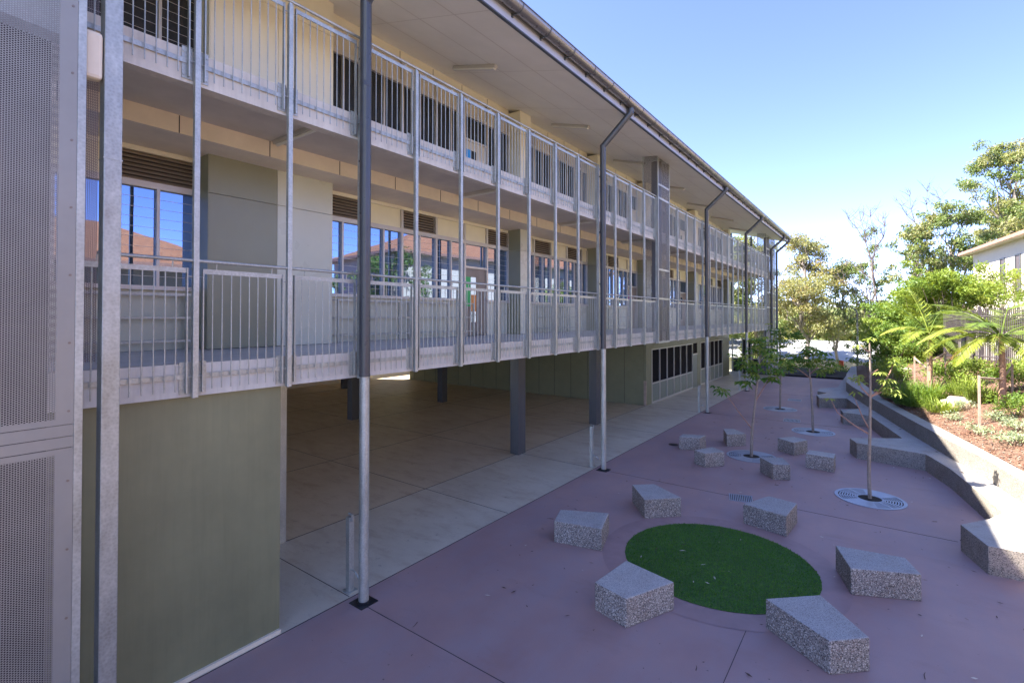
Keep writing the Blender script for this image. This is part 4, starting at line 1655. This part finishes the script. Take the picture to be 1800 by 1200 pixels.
palm((1.34, 22.8, gz(1.34, 22.8)), 'young palm left of the slatted fence, tied to timber stakes', 2.05,
     [(2.3, 1.25, 1.93, 0.7, 'leaf_palm'), (3.4, 0.75, 1.60, 1.6, 'leaf_palm'), (0.3, 0.7, 1.43, 1.6, 'leaf_palm'), (4.6, 0.3, 1.34, 2.2, 'leaf_palm'), (5.6, 0.2, 1.18, 2.2, 'leaf_palm'), (1.2, 1.0, 1.68, 1.2, 'leaf_palm_b'), (5.0, 0.9, 1.09, 1.4, 'leaf_palm'), (2.9, 1.1, 1.8, 1.1, 'leaf_palm_b'), (4.1, 0.6, 1.5, 1.7, 'leaf_palm'), (5.3, 0.5, 1.4, 1.9, 'leaf_palm_b'), (0.8, 0.4, 1.4, 1.9, 'leaf_palm_b')])
palm((2.7, 19.5, gz(2.7, 19.5)), 'larger palm in front of the slatted fence at the right edge', 1.95,
     [(3.2, 0.7, 2.10, 1.7, 'leaf_palm'), (2.4, 0.95, 2.02, 1.3, 'leaf_palm_b'), (1.2, 1.1, 1.85, 1.0, 'leaf_palm_b'), (0.2, 0.8, 1.85, 1.5, 'leaf_palm_b'), (5.6, 0.6, 1.85, 1.7, 'leaf_palm_b'), (4.5, 0.6, 1.51, 1.9, 'leaf_palm'), (3.8, 0.4, 1.76, 2.0, 'leaf_palm'), (3.0, 0.1, 1.60, 1.6, 'frond_dry'), (0.8, 0.2, 1.51, 1.8, 'leaf_palm_b'), (3.5, 1.0, 2.0, 1.2, 'leaf_palm_b'), (2.9, 0.45, 1.9, 1.5, 'leaf_palm'), (4.2, 0.85, 1.8, 1.5, 'leaf_palm_b'), (5.1, 0.3, 1.6, 1.8, 'leaf_palm')], 0.07)
palm((4.6, 19.0, gz(4.6, 19.0)), 'palm at the far right behind the mulch slope, mostly out of frame', 1.9,
     [(3.3, 0.8, 2.10, 1.4, 'leaf_palm_b'), (2.6, 1.1, 2.02, 1.0, 'leaf_palm_b'), (3.9, 0.5, 2.02, 1.6, 'leaf_palm_b'), (1.5, 1.0, 1.85, 1.2, 'leaf_palm'), (5.0, 0.7, 1.85, 1.7, 'leaf_palm'), (0.5, 0.8, 1.85, 1.5, 'leaf_palm')], 0.07)

# timber stakes with ties
def stakes(name, label, pts, rail=None):
    b = (pts[0][0], pts[0][1], 0)
    z0 = gz(pts[0][0], pts[0][1])
    g = thing('tree_stakes', label, 'tree stakes', (b[0], b[1], z0), 'timber tree stakes')
    for (x, y, h) in pts:
        zz = gz(x, y) - z0
        m = MB()
        m.box(x - b[0] - 0.025, x - b[0] + 0.025, y - b[1] - 0.025, y - b[1] + 0.025, zz - 0.1, zz + h)
        m.build('stake', 'timber', g)
    if rail:
        m = MB()
        for (a, c) in rail:
            pa = (pts[a][0] - b[0], pts[a][1] - b[1], gz(pts[a][0], pts[a][1]) - z0 + pts[a][2] - 0.06)
            if isinstance(c, int):
                pc = (pts[c][0] - b[0], pts[c][1] - b[1], gz(pts[c][0], pts[c][1]) - z0 + pts[c][2] - 0.06)
            else:
                pc = (c[0] - b[0], c[1] - b[1], c[2] - z0)
            m.tube([pa, pc], 0.028, 5)
        m.build('tie', 'timber', g)


stakes('a', 'timber stakes beside the left palm trunk', [(1.27, 22.55, 1.3), (0.95, 23.5, 1.25), (1.8, 23.4, 1.2)], [(1, (1.34, 22.8, 1.9)), (2, (1.34, 22.8, 2.2))])
stakes('b', 'leaning timber stakes with a rail around the larger palm on the mulch slope', [(2.0, 17.5, 1.25), (3.0, 20.1, 0.95)], [(0, (2.68, 19.4, 2.05)), (1, (2.72, 19.5, 2.05))])
stakes('c', 'single short timber stake beside the dark post at the fence', [(4.15, 24.4, 1.3)])

# ------------------------------------------------------------------ shrubs
def shrub(name, label, cat, x, y, r, h, cols, n, L, W, droop=0.0, group='garden plants', up=False):
    g = thing(name, label, cat, (x, y, gz(x, y) if y < 37 and x > wall_back_x(y) - 0.4 else 0.05), group)
    m = MB()
    if up:      # strappy tussock
        for i in range(int(n * 0.75)):
            a = random.uniform(0, 6.28)
            rr = r * 0.75 * random.random() ** 0.5
            p = Vector((math.cos(a) * rr, math.sin(a) * rr, 0))
            b = a + random.uniform(-0.6, 0.6)
            t = random.uniform(0.25, 1.0)
            m.cur = random.randrange(len(cols))
            hh = h * random.choice((0.4, 0.7, 1.0)) * random.uniform(0.6, 1.15)
            mid = p + Vector((math.cos(b) * r * 0.3 * t, math.sin(b) * r * 0.3 * t, hh * 0.65))
            tip = mid + Vector((math.cos(b) * r * 0.45 * t, math.sin(b) * r * 0.45 * t, hh * random.uniform(-0.1, 0.4)))
            s = Vector((-math.sin(b), math.cos(b), 0)) * W * 0.5
            m.quad([p - s, p + s, mid + s, mid - s])
            m.quad([mid - s, mid + s, tip])
    else:
        cl = []
        for i in range(9):
            a = random.uniform(0, 6.28)
            q = random.random() ** 0.5 * r * 0.65
            cl.append(((math.cos(a) * q, math.sin(a) * q, h * random.uniform(0.3, 0.75)), (r * 0.45, r * 0.45, h * 0.32)))
        crown(m, cl, n, L, W, droop, len(cols))
    m.build('foliage', cols, g)
    m = MB()
    for i in range(6):
        a = i * 1.05
        m.tube([(0, 0, -0.05), (math.cos(a) * r * 0.35, math.sin(a) * r * 0.35, h * 0.5)], [0.012, 0.005], 4)
    m.build('stems', 'bark', g)
    return g


SH = 'shrub'
shrub('tussock', 'dark green tussock in shade behind the retaining wall, left of the sunlit one', 'grass tussock', 0.5, 22.6, 0.75, 0.75, ['leaf_shrub'], 900, 0.1, 0.02, up=True)
shrub('tussock', 'dark green tussock nearest the retaining wall at the shadow edge', 'grass tussock', 0.85, 20.9, 0.7, 0.7, ['leaf_shrub'], 900, 0.1, 0.02, up=True)
shrub('tussock', 'bright green tussock in the sun beside the left palm', 'grass tussock', 1.2, 21.4, 0.6, 0.75, ['leaf_bush', 'leaf_shrub'], 900, 0.1, 0.02, up=True)
shrub('tussock', 'bright green tussock below the pale rocks', 'grass tussock', 1.35, 19.4, 0.45, 0.45, ['leaf_bush', 'leaf_lime'], 500, 0.1, 0.018, up=True)
shrub('tussock', 'lime green tussock between the pale rocks and the stakes', 'grass tussock', 2.1, 21.4, 0.5, 0.6, ['leaf_bush', 'leaf_lime'], 600, 0.1, 0.018, up=True)
shrub('tussock', 'lime green tussock just left of the larger palm trunk', 'grass tussock', 2.35, 20.3, 0.45, 0.6, ['leaf_bush', 'leaf_lime'], 600, 0.1, 0.018, up=True)
shrub(SH + '', 'bright green shrub right of the left palm under the slatted fence', SH, 2.0, 24.2, 0.9, 0.85, ['leaf_bush', 'leaf_shrub'], 900, 0.09, 0.04)
shrub(SH, 'yellow green shrub along the foot of the fence behind the larger palm', SH, 2.9, 24.4, 0.9, 0.75, ['leaf_bush', 'leaf_lime'], 900, 0.09, 0.04)
shrub(SH, 'lush green shrub at the right edge above the grey groundcover', SH, 2.75, 18.2, 0.62, 0.7, ['leaf_bush', 'leaf_shrub'], 1700, 0.08, 0.03)
shrub(SH, 'large lush shrub at the right edge beneath the fence', SH, 3.3, 20.8, 0.9, 0.8, ['leaf_bush', 'leaf_shrub'], 1200, 0.09, 0.035)
shrub(SH, 'bright shrub left of the left palm beneath the big wattle', SH, 0.6, 28.2, 0.8, 0.9, ['leaf_bush', 'leaf_shrub'], 550, 0.1, 0.04)
shrub(SH, 'bright shrub just behind the wall, left of the dark tussocks', SH, 0.45, 25.2, 0.75, 0.9, ['leaf_bush', 'leaf_shrub'], 900, 0.09, 0.04)
shrub(SH, 'rounded green shrub farther along the wall than the tussocks', SH, 0.1, 27.0, 0.7, 0.85, ['leaf_shrub', 'leaf_bush'], 900, 0.09, 0.04)
shrub(SH, 'shaded shrub at the back corner of the seating wall', SH, -0.3, 31.5, 0.8, 0.9, ['leaf_shrub'], 500, 0.11, 0.045)
shrub(SH, 'bright green shrub between the two palms just uphill of the rocks', SH, 2.2, 22.3, 0.8, 0.75, ['leaf_bush', 'leaf_lime'], 900, 0.08, 0.035)
shrub(SH, 'leafy shrub right behind the left palm trunk', SH, 1.7, 23.6, 0.7, 0.8, ['leaf_bush', 'leaf_shrub'], 900, 0.09, 0.04)
shrub(SH, 'yellow green shrub behind the larger palm trunk, against the fence slats', SH, 3.6, 22.4, 0.8, 0.8, ['leaf_bush', 'leaf_lime'], 900, 0.09, 0.04)
for (x, y, r, l) in ((1.5, 18.3, 0.32, 'grey green groundcover clump nearest the retaining wall, below the tussocks'), (1.85, 16.7, 0.36, 'grey green groundcover clump in front of the leaning stake'),
                     (1.95, 19.6, 0.32, 'grey green groundcover clump against the pale rocks'), (2.3, 15.6, 0.5, 'largest grey green groundcover clump in the mulch'),
                     (2.6, 16.6, 0.5, 'grey green groundcover clump touching the lush right hand shrub'), (2.9, 14.2, 0.4, 'grey green groundcover clump at the right edge low on the slope'), (2.35, 17.9, 0.4, 'grey green groundcover clump uphill of the leaning stake')):
    shrub('groundcover', l, 'groundcover plant', x, y, r, 0.28, ['leaf_grey'], 1600, 0.07, 0.022, group='grey groundcover clumps')
for (x, y, r, h, l) in ((-4.9, 37.5, 0.8, 0.85, 'dark shrub at the end bed nearest the building'), (-3.9, 38.3, 0.9, 1.0, 'green shrub in the end bed below the white roof'), (-2.8, 37.6, 0.7, 0.8, 'low shrub in the middle of the end bed'),
                        (-1.9, 38.5, 0.8, 0.9, 'green shrub in the end bed beside the lamp post'), (-0.6, 38.5, 1.0, 1.1, 'dark shrub where the end bed meets the garden')):
    shrub('shrub', l, SH, x, y, r, h * 0.8, ['leaf_shrub', 'leaf_young'], 420, 0.11, 0.045, group='end bed shrubs')

# rocks
def rock(x, y, sx, sy, sz, label):
    m = MB()
    import itertools
    n, k = 7, 10
    seed = random.random() * 10
    for i in range(n + 1):
        ph = math.pi * i / n
        for j in range(k):
            th = 2 * math.pi * j / k
            u = Vector((math.sin(ph) * math.cos(th), math.sin(ph) * math.sin(th), math.cos(ph)))
            q = 1 + 0.18 * math.sin(3 * th + seed) * math.sin(ph) + random.uniform(-0.08, 0.08)
            u = Vector([math.copysign(abs(c) ** 0.75, c) for c in u])
            m.v.append((u.x * sx * q, u.y * sy * q, u.z * sz * q))
    for i in range(n):
        for j in range(k):
            j2 = (j + 1) % k
            m.f.append((i * k + j, (i + 1) * k + j, (i + 1) * k + j2, i * k + j2))
            m.mi.append(0)
    o = m.build('garden_rock', 'rock', bevel=0)
    o.location = (x, y, gz(x, y) + sz * 0.3)
    o.rotation_euler = (0, 0, random.uniform(0, 3))
    tag(o, label, 'rock', 'pale garden rocks')


rock(1.62, 20.2, 0.2, 0.16, 0.16, 'upright pale rock at the left of the pair on the mulch')
rock(1.92, 20.5, 0.3, 0.14, 0.14, 'long flat pale rock at the right of the pair on the mulch')
rock(0.85, 29.4, 0.25, 0.18, 0.14, 'small pale rock in the shade beside the left palm')

# mulch chips for relief
m = MB()
for i in range(9000):
    y = random.uniform(9, 30)
    x = wall_back_x(y) + 0.03 + random.random() ** 1.3 * 3.2
    z = gz(x, y) + 0.002
    a = random.uniform(0, 6.28)
    L, W = random.uniform(0.015, 0.04), random.uniform(0.006, 0.014)
    d = Vector((math.cos(a), math.sin(a), random.uniform(-0.2, 0.4))) * L
    s = Vector((-math.sin(a), math.cos(a), random.uniform(-0.4, 0.4))) * W
    p = Vector((x, y, z + 0.012))
    m.cur = random.randrange(3)
    m.quad([p - d - s, p + d - s, p + d + s, p - d + s])
M['chip_a'] = mat('red_brown_chip', (0.13, 0.05, 0.03), 0.9, var=0.3)
M['chip_b'] = mat('tan_chip', (0.24, 0.14, 0.095), 0.9, var=0.2)
M['chip_c'] = mat('grey_chip', (0.2, 0.16, 0.13), 0.9, var=0.2)
o = m.build('mulch_chips', ['chip_a', 'chip_b', 'chip_c'])
tag(o, 'loose red brown bark chips scattered over the garden bed', 'mulch')
o['kind'] = 'stuff'

# leaf litter on the paving
m = MB()
for i in range(260):
    y = random.uniform(5, 24)
    x = random.uniform(-5.2, 1.6 - max(0, y - 11) * 0.12)
    a = random.uniform(0, 6.28)
    L = random.uniform(0.012, 0.045)
    m.cur = 0 if random.random() < 0.72 else 1
    p = Vector((x, y, 0.012 + random.random() * 0.01))
    d = Vector((math.cos(a), math.sin(a), random.uniform(-0.15, 0.15))) * L
    s = Vector((-math.sin(a), math.cos(a), random.uniform(-0.3, 0.3))) * L * 0.3
    m.quad([p - d, p + s, p + d, p - s])
for i in range(8):
    a, r = random.uniform(0, 6.28), TR * 0.95 * random.random() ** 0.5
    p = Vector((TC[0] + r * math.cos(a), TC[1] + r * math.sin(a), 0.04))
    b = random.uniform(0, 6.28)
    d = Vector((math.cos(b), math.sin(b), 0)) * random.uniform(0.01, 0.05)
    s = Vector((-math.sin(b), math.cos(b), 0.3)) * 0.008
    m.cur = 1
    m.quad([p - d, p + s, p + d, p - s])
for (x, y) in ((0.75, 15.6), (0.95, 16.3), (0.3, 18.9), (0.1, 19.6), (1.25, 14.5), (1.1, 16.9), (0.5, 19.2), (-0.85, 25.4)):
    a = random.uniform(0, 6.28)
    p = Vector((x + 0.12, y, 0.43 + 0.01))
    d = Vector((math.cos(a), math.sin(a), 0.1)) * 0.05
    s = Vector((-math.sin(a), math.cos(a), 0.3)) * 0.02
    m.cur = 0
    m.quad([p - d, p + s, p + d, p - s])
for i in range(34):      # twigs
    y = random.uniform(4, 20)
    x = random.uniform(-5.0, 1.2 - max(0, y - 11) * 0.12)
    a = random.uniform(0, 6.28)
    L = random.uniform(0.03, 0.09)
    b = a + random.uniform(-0.5, 0.5)
    p = Vector((x, y, 0.008))
    q = p + Vector((math.cos(a), math.sin(a), 0)) * L
    m.cur = 0
    m.tube([p, q, q + Vector((math.cos(b), math.sin(b), 0.05)) * L * 0.7], [0.004, 0.0035, 0.002], 4)
o = m.build('leaf_litter', ['litter', 'litter_pale'])
tag(o, 'scattered dry leaves on the mauve paving, turf and seating wall', 'leaf litter')
o['kind'] = 'stuff'

# ------------------------------------------------------------------ slatted fence
fen = thing('slatted_fence', 'dark vertical slat fence behind the palms, stepping along the garden', 'fence', (2.4, 30.4, 1.5))
fpts = [(2.35, 30.6), (3.2, 27.6), (4.2, 24.6), (5.6, 21.0), (7.4, 17.0), (8.6, 10.0), (9.4, -4.0)]
ms, mr = MB(), MB()
for (x0, y0), (x1, y1) in zip(fpts, fpts[1:]):
    L = math.hypot(x1 - x0, y1 - y0)
    a = math.atan2(y1 - y0, x1 - x0)
    n = int(L / 0.115)
    for i in range(n):
        t = i / n
        x, y = x0 + (x1 - x0) * t, y0 + (y1 - y0) * t
        zb = min(gz(x, y), 2.0) - 0.1
        mt = Matrix.Translation((x - 2.4, y - 30.4, zb - 1.5)) @ Matrix.Rotation(a, 4, 'Z')
        ms.box(0, 0.042, -0.01, 0.01, 0, 2.25, mt)
    for h in (0.35, 1.95):
        mr.tube([(x0 - 2.4, y0 - 30.4, gz(x0, y0) + h - 1.6), (x1 - 2.4, y1 - 30.4, min(2.0, gz(x1, y1)) + h - 1.6)], 0.025, 4)
    mt = Matrix.Translation((x0 - 2.4, y0 - 30.4, gz(x0, y0) - 1.6))
    mr.box(-0.05, 0.05, -0.05, 0.05, 0, 2.35, mt)
ms.build('slats', 'fence', fen)
mr.build('rails', 'fence', fen)
o = MB()
o.tube([(0, 0, -0.1), (0, 0, 1.05)], 0.09, 14)
o.tube([(0, 0, 1.05), (0, 0, 1.12), (0.0, 0, 1.14)], [0.1, 0.1, 0.03], 14)
o = o.build('dark_garden_post', 'black', smooth=True)
o.location = (2.75, 27.9, gz(2.75, 27.9))
tag(o, 'short dark round post in front of the slatted fence between the palms', 'post')

# ------------------------------------------------------------------ houses
def house(name, label, x0, x1, y0, y1, z0, ze, pitch, wm, rot=0, windows=(), piv=None):
    g = thing(name, label, 'house', (piv[0], piv[1], z0) if piv else (x0, y0, z0), 'houses beyond the fence')
    px, py = (piv if piv else (x0, y0))
    g.rotation_euler = (0, 0, rot)
    X0, X1, Y0, Y1, H = x0 - px, x1 - px, y0 - py, y1 - py, ze - z0
    box('wall', (X0, X1, Y0, Y1, -2, H), wm, g)
    e = 0.55
    m = MB()
    w = min(X1 - X0, Y1 - Y0) / 2 + e
    hr = w * math.tan(pitch)
    A = [(X0 - e, Y0 - e, H), (X1 + e, Y0 - e, H), (X1 + e, Y1 + e, H), (X0 - e, Y1 + e, H)]
    if (Y1 - Y0) >= (X1 - X0):
        r0 = ((X0 + X1) / 2, Y0 - e + w, H + hr)
        r1 = ((X0 + X1) / 2, Y1 + e - w, H + hr)
        F = [[A[0], A[1], r0], [A[1], A[2], r1, r0], [A[2], A[3], r1], [A[3], A[0], r0, r1]]
    else:
        r0 = (X0 - e + w, (Y0 + Y1) / 2, H + hr)
        r1 = (X1 + e - w, (Y0 + Y1) / 2, H + hr)
        F = [[A[0], A[1], r1, r0], [A[1], A[2], r1], [A[2], A[3], r0, r1], [A[3], A[0], r0]]
    for f in F:
        m.quad([(p[0], p[1], p[2] + 0.12) for p in f])
    m.build('roof', 'tile', g)
    m = MB()
    m.box(X0 - e, X1 + e, Y0 - e, Y1 + e, H + 0.0, H + 0.03)
    m.build('eaves', 'render_wall', g)
    m = MB()
    for b in ((X0 - e - 0.09, X0 - e, Y0 - e - 0.09, Y1 + e + 0.09), (X1 + e, X1 + e + 0.09, Y0 - e - 0.09, Y1 + e + 0.09), (X0 - e, X1 + e, Y0 - e - 0.09, Y0 - e), (X0 - e, X1 + e, Y1 + e, Y1 + e + 0.09)):
        m.box(*b, H - 0.04, H + 0.14)
    m.build('gutter', 'gutter_pink', g)
    for (wy0, wy1, wz0, wz1) in windows:     # windows on the face towards -X
        m = MB()
        m.box(X0 - 0.05, X0 + 0.02, wy0, wy0 + 0.06, wz0, wz1)
        m.box(X0 - 0.05, X0 + 0.02, wy1 - 0.06, wy1, wz0, wz1)
        m.box(X0 - 0.05, X0 + 0.02, wy0 + 0.06, wy1 - 0.06, wz1 - 0.06, wz1)
        m.box(X0 - 0.08, X0 + 0.02, wy0 + 0.06, wy1 - 0.06, wz0, wz0 + 0.06)
        f = m.build('window', 'gutter_strap', g)
        m = MB()
        m.box(X0 - 0.012, X0 - 0.004, wy0 + 0.06, wy1 - 0.06, wz0 + 0.06, wz1 - 0.06)
        m.build('pane', 'blind', f)


M['gutter_pink'] = mat('terracotta_gutter', (0.36, 0.19, 0.13), 0.5)
M['blind'] = mat('grey_blind', (0.09, 0.075, 0.08), 0.5)
# main house: its far corner stands at about (4.9, 45.2), the long wall runs back towards the camera
house('tiled_house', 'pale two storey house with terracotta roof above the garden at the right', 0, 9, -24, 0, 1.6, 8.0, R(24), 'render_wall', R(7.9), [(-7.7, -7.0, 3.6, 5.6), (-5.5, -4.8, 3.6, 5.6), (-15, -13, 3.5, 5.2)], piv=(0, 0))
bpy.data.objects['tiled_house'].location = (4.95, 45.2, 1.6)
house('terracotta_house', 'tan house with hipped terracotta roof reflected in the nearest windows', 11, 21, 0, 13, 1.8, 6.2, R(24), 'render_wall2', 0, [(2, 3.6, 1.6, 3.0), (5.5, 7, 1.6, 3.0), (9.5, 11, 1.6, 3.0)])

# white roof shed beyond
shed = thing('white_roofed_shed', 'low building with broad white metal roof beyond the courtyard', 'shed', (-5, 56, -2.6))
m = MB()
m.box(-13, 7.2, 0, 8, 0, 2.2)
m.build('wall', 'render_wall', shed)
m = MB()
vv = [(-14, -0.8, 2.25), (8.2, 0.6, 2.25), (8.2, 9, 3.75), (-14, 8, 3.8)]
m.quad(vv)
m.quad([(x, y, z - 0.12) for x, y, z in vv][::-1])
for i in range(4):
    a, b = vv[i], vv[(i + 1) % 4]
    m.quad([a, (a[0], a[1], a[2] - 0.12), (b[0], b[1], b[2] - 0.12), b])
m.build('roof', 'shed_roof', shed)

# lamp post and marker
lp = thing('lamp_post', 'slim dark lamp post with curved arm rising before the far trees', 'lamp post', (-1.7, 52.0, -2.3))
m = MB()
m.tube([(0, 0, 0), (0, 0, 6.4), (-0.1, 0, 6.7), (-0.45, 0, 6.95), (-0.9, 0, 7.0)], [0.09, 0.07, 0.05, 0.045, 0.04], 8)
m.build('pole', 'gutter_strap', lp, smooth=True)
m = MB()
m.box(-1.5, -0.85, -0.12, 0.12, 6.97, 7.04)
m.build('lamp_head', 'gutter_strap', lp)
fl = thing('marker_flag', 'small orange red marker hanging in the plants below the white roof', 'marker', (-2.15, 38.6, 0.2))
m = MB()
m.tube([(0, 0, 0), (0, 0, 0.75)], 0.015, 6)
m.build('stick', 'timber', fl)
m = MB()
m.prism([(-0.14, -0.03), (0.14, -0.05), (0.15, 0.03), (-0.1, 0.05)], 0.35, [0.78, 0.72, 0.76, 0.8])
m.build('cloth', 'orange', fl, bevel=0.02)

# ------------------------------------------------------------------ trees beyond
gum('gum_tree', 'airy gum tree with rusty foliage just beyond the end of the school building', 'tree', (-5.3, 51, -2), 13.2, 3.6, 0.36, ['leaf_gum_b', 'leaf_rusty', 'leaf_gum_b'], 44, 0.22, 260, (-0.3, 0), 0.2)
gum('gum_tree', 'second airy gum tree with thin pale trunks beside the rusty one', 'tree', (-3.2, 54, -2.2), 10.6, 2.9, 0.4, ['leaf_gum_b', 'leaf_gum'], 34, 0.22, 260, (0.4, 0), 0.16)
gum('gum_tree', 'slim gum with a small high crown right of the bare tree', 'tree', (-0.6, 52, -2.2), 13.6, 1.5, 0.6, ['leaf_gum', 'leaf_gum'], 24, 0.22, 300, (0.1, 0), 0.14)
gum('gum_tree', 'gum tree with twiggy open crown in the middle of the row', 'tree', (1.9, 55, -1.5), 13.0, 2.0, 0.6, ['leaf_gum', 'leaf_gum_b'], 32, 0.24, 330, (0.3, 0), 0.17)
gum('gum_tree', 'broad gum tree with layered crown left of the pale house roof', 'tree', (4.6, 57, -1), 14.4, 3.0, 0.55, ['leaf_gum', 'leaf_gum', 'leaf_gum_b'], 38, 0.24, 300, (0.3, 0), 0.2)
gum('gum_tree', 'tall gum tree with reddish trunk just above the house roof', 'tree', (9.3, 60, 0), 18.8, 3.6, 0.5, ['leaf_gum_b', 'leaf_gum'], 34, 0.25, 290, (0, 0), 0.22)
gum('gum_tree', 'tallest gum tree at the top right corner', 'tree', (12.8, 58, 0), 18.0, 4.6, 0.5, ['leaf_gum', 'leaf_gum_b'], 42, 0.26, 270, (0, 0), 0.24)
gum('gum_tree', 'low dense grey green tree just behind the house ridge', 'tree', (10.0, 66, 0), 14.5, 3.4, 0.4, ['leaf_gum_b'], 36, 0.26, 360, (0, 0), 0.2)
BARE = [('bare leafless tree standing right of the lamp post', (0.35, 47.0, -1.8), 0.085,
         [[(0, 0, 0), (-0.05, 0, 4.2), (-0.55, 0, 6.2), (-0.85, 0.1, 8.4), (-0.92, 0.1, 9.9), (-1.3, 0.2, 11.3), (-1.85, 0.2, 12.5), (-2.4, 0.2, 13.3)],
          [(-0.92, 0.1, 9.9), (-0.65, -0.3, 10.9), (-0.75, -0.4, 12.0), (-1.0, -0.4, 13.2)],
          [(-0.85, 0.1, 8.4), (-1.4, 0.4, 8.9), (-2.0, 0.6, 9.5), (-2.6, 0.7, 9.7)],
          [(-1.3, 0.2, 11.3), (-1.35, 0.5, 12.2), (-1.6, 0.6, 13.1)],
          [(-0.55, 0, 6.2), (-1.3, -0.3, 7.1), (-2.0, -0.4, 7.9), (-2.7, -0.5, 8.2)],
          [(-0.65, -0.3, 10.9), (-0.2, -0.4, 11.6), (-0.1, -0.4, 12.4)]]),
        ('bare leafless treetop poking above the gum row', (2.9, 60.0, -1.0), 0.08,
         [[(0, 0, 0), (0.1, 0, 6), (0.2, 0, 10.5), (0.1, 0, 12.2), (-0.3, 0, 13.6), (-0.6, 0, 14.9), (-0.7, 0, 16.2)],
          [(0.2, 0, 10.5), (0.6, 0, 12.2), (0.7, 0, 13.8), (0.5, 0, 15.2), (0.6, 0, 16.4)],
          [(-0.3, 0, 13.6), (-0.9, 0.2, 14.4), (-1.3, 0.2, 15.4)], [(0.7, 0, 13.8), (1.2, 0, 14.8), (1.4, 0, 15.7)]])]
for l, b, r0, limbs in BARE:
    g = thing('bare_tree', l, 'tree', b, 'bare trees in the tree row')
    tm = MB()
    for i, pl in enumerate(limbs):
        ra = r0 if i == 0 else r0 * 0.5
        n = len(pl)
        tm.tube(pl, [ra * (1 - 0.8 * k / (n - 1)) for k in range(n)], 6)
        for k in range(max(1, n - 4), n):
            for q in range(4):
                a = Vector(pl[k])
                e = a + Vector((random.uniform(-0.8, 0.8), random.uniform(-0.4, 0.4), random.uniform(0.3, 1.3)))
                mid = (a + e) / 2 + rv() * 0.08
                tm.tube([a, mid, e], [0.022, 0.016, 0.008], 4)
                for u in range(2):
                    f = mid + Vector((random.uniform(-0.5, 0.5), 0, random.uniform(0.2, 0.7)))
                    tm.tube([mid, f], [0.012, 0.006], 3)
    tm.build('trunk', 'bark_dark', g, smooth=True)
gum('gum_tree', 'gum tree glimpsed through the far end of the galleries', 'tree', (-10.5, 54, -2), 13.5, 4.2, 0.15, ['leaf_gum_b', 'leaf_gum'], 40, 0.26, 300, (0, 0), 0.2)
gum('gum_tree', 'farther gum tree seen through the last balusters of the galleries', 'tree', (-16.5, 60, -2), 13.5, 4.4, 0.15, ['leaf_gum', 'leaf_gum_b'], 40, 0.26, 300, (0, 0), 0.2)
gum('garden_tree', 'leafy tree standing right of the frame, mirrored in the gallery windows', 'tree', (8.6, 14.5, 1.8), 5.6, 2.2, 0.3, ['leaf_shrub', 'leaf_gum'], 24, 0.2, 420, (0, 0), 0.1)
gum('garden_tree', 'second leafy tree right of the frame, closer to the pale house', 'tree', (8.8, 21.5, 1.8), 6.2, 2.4, 0.3, ['leaf_shrub', 'leaf_gum'], 24, 0.2, 420, (0, 0), 0.1)

# bright wattle-like bush above the garden
def big_bush(label, base, rx, rz, h0, n, cols, L, dens, group='big garden bushes'):
    g = thing('large_bush', label, 'bush', base, group)
    tm = MB()
    cl = []
    for i in range(n):
        a = random.uniform(0, 6.28)
        t = random.random()
        q = rx * random.uniform(0.2, 0.95) * math.sqrt(max(0.05, 1 - (t - 0.35) ** 2 * 1.6))
        c = Vector((math.cos(a) * q, math.sin(a) * q, h0 + t * rz))
        limb(tm, (random.uniform(-0.2, 0.2), random.uniform(-0.2, 0.2), 0), c, 0.05, 0.012, 0.12, 5, 5)
        r = rx * random.uniform(0.16, 0.3)
        cl.append((c, (r, r, r * 0.55)))
        for k in range(3):
            e = c + rv(0.6) * r * 1.1
            cl.append((e, (r * 0.5, r * 0.5, r * 0.3)))
    tm.build('branches', 'bark', g)
    m = MB()
    crown(m, cl, dens, L, L * 0.36, 0.15, len(cols))
    m.build('foliage', cols, g)


big_bush('big bright green bush in front of the pale house', (2.4, 36.0, 1.3), 2.9, 4.4, 0.3, 75, ['leaf_bush', 'leaf_bush', 'leaf_shrub'], 0.17, 900)
big_bush('bright green bush left of the palms, over the shaded wall end', (0.7, 33.0, 1.0), 1.9, 2.3, 0.3, 40, ['leaf_bush', 'leaf_shrub'], 0.14, 1200)
big_bush('leafy bush reaching up in front of the house windows', (4.9, 35.5, 1.3), 1.7, 4.3, 0.6, 30, ['leaf_bush', 'leaf_lime'], 0.14, 650)

# forest beyond
fm = MB()
for i in range(260):
    y = random.uniform(72, 150)
    x = random.uniform(-34, 12) * (y / 90)
    top = random.uniform(0.6, 1.9) * (y / 90) + 4.3 + 0.6 * math.sin(x * 0.21)
    r = random.uniform(2.0, 3.4)
    for k in range(3):
        crown(fm, [((x + random.uniform(-2, 2), y + random.uniform(-2, 2), top - r * 0.7 - k * 1.9), (r, r, r * 0.8))], 16, 0.62, 0.45, 0.1, 3)
o = fm.build('distant_woodland', ['leaf_far', 'leaf_gum_b', 'leaf_gum'])
tag(o, 'distant green woodland closing the view beyond the white roofed shed', 'woodland')
o['kind'] = 'stuff'
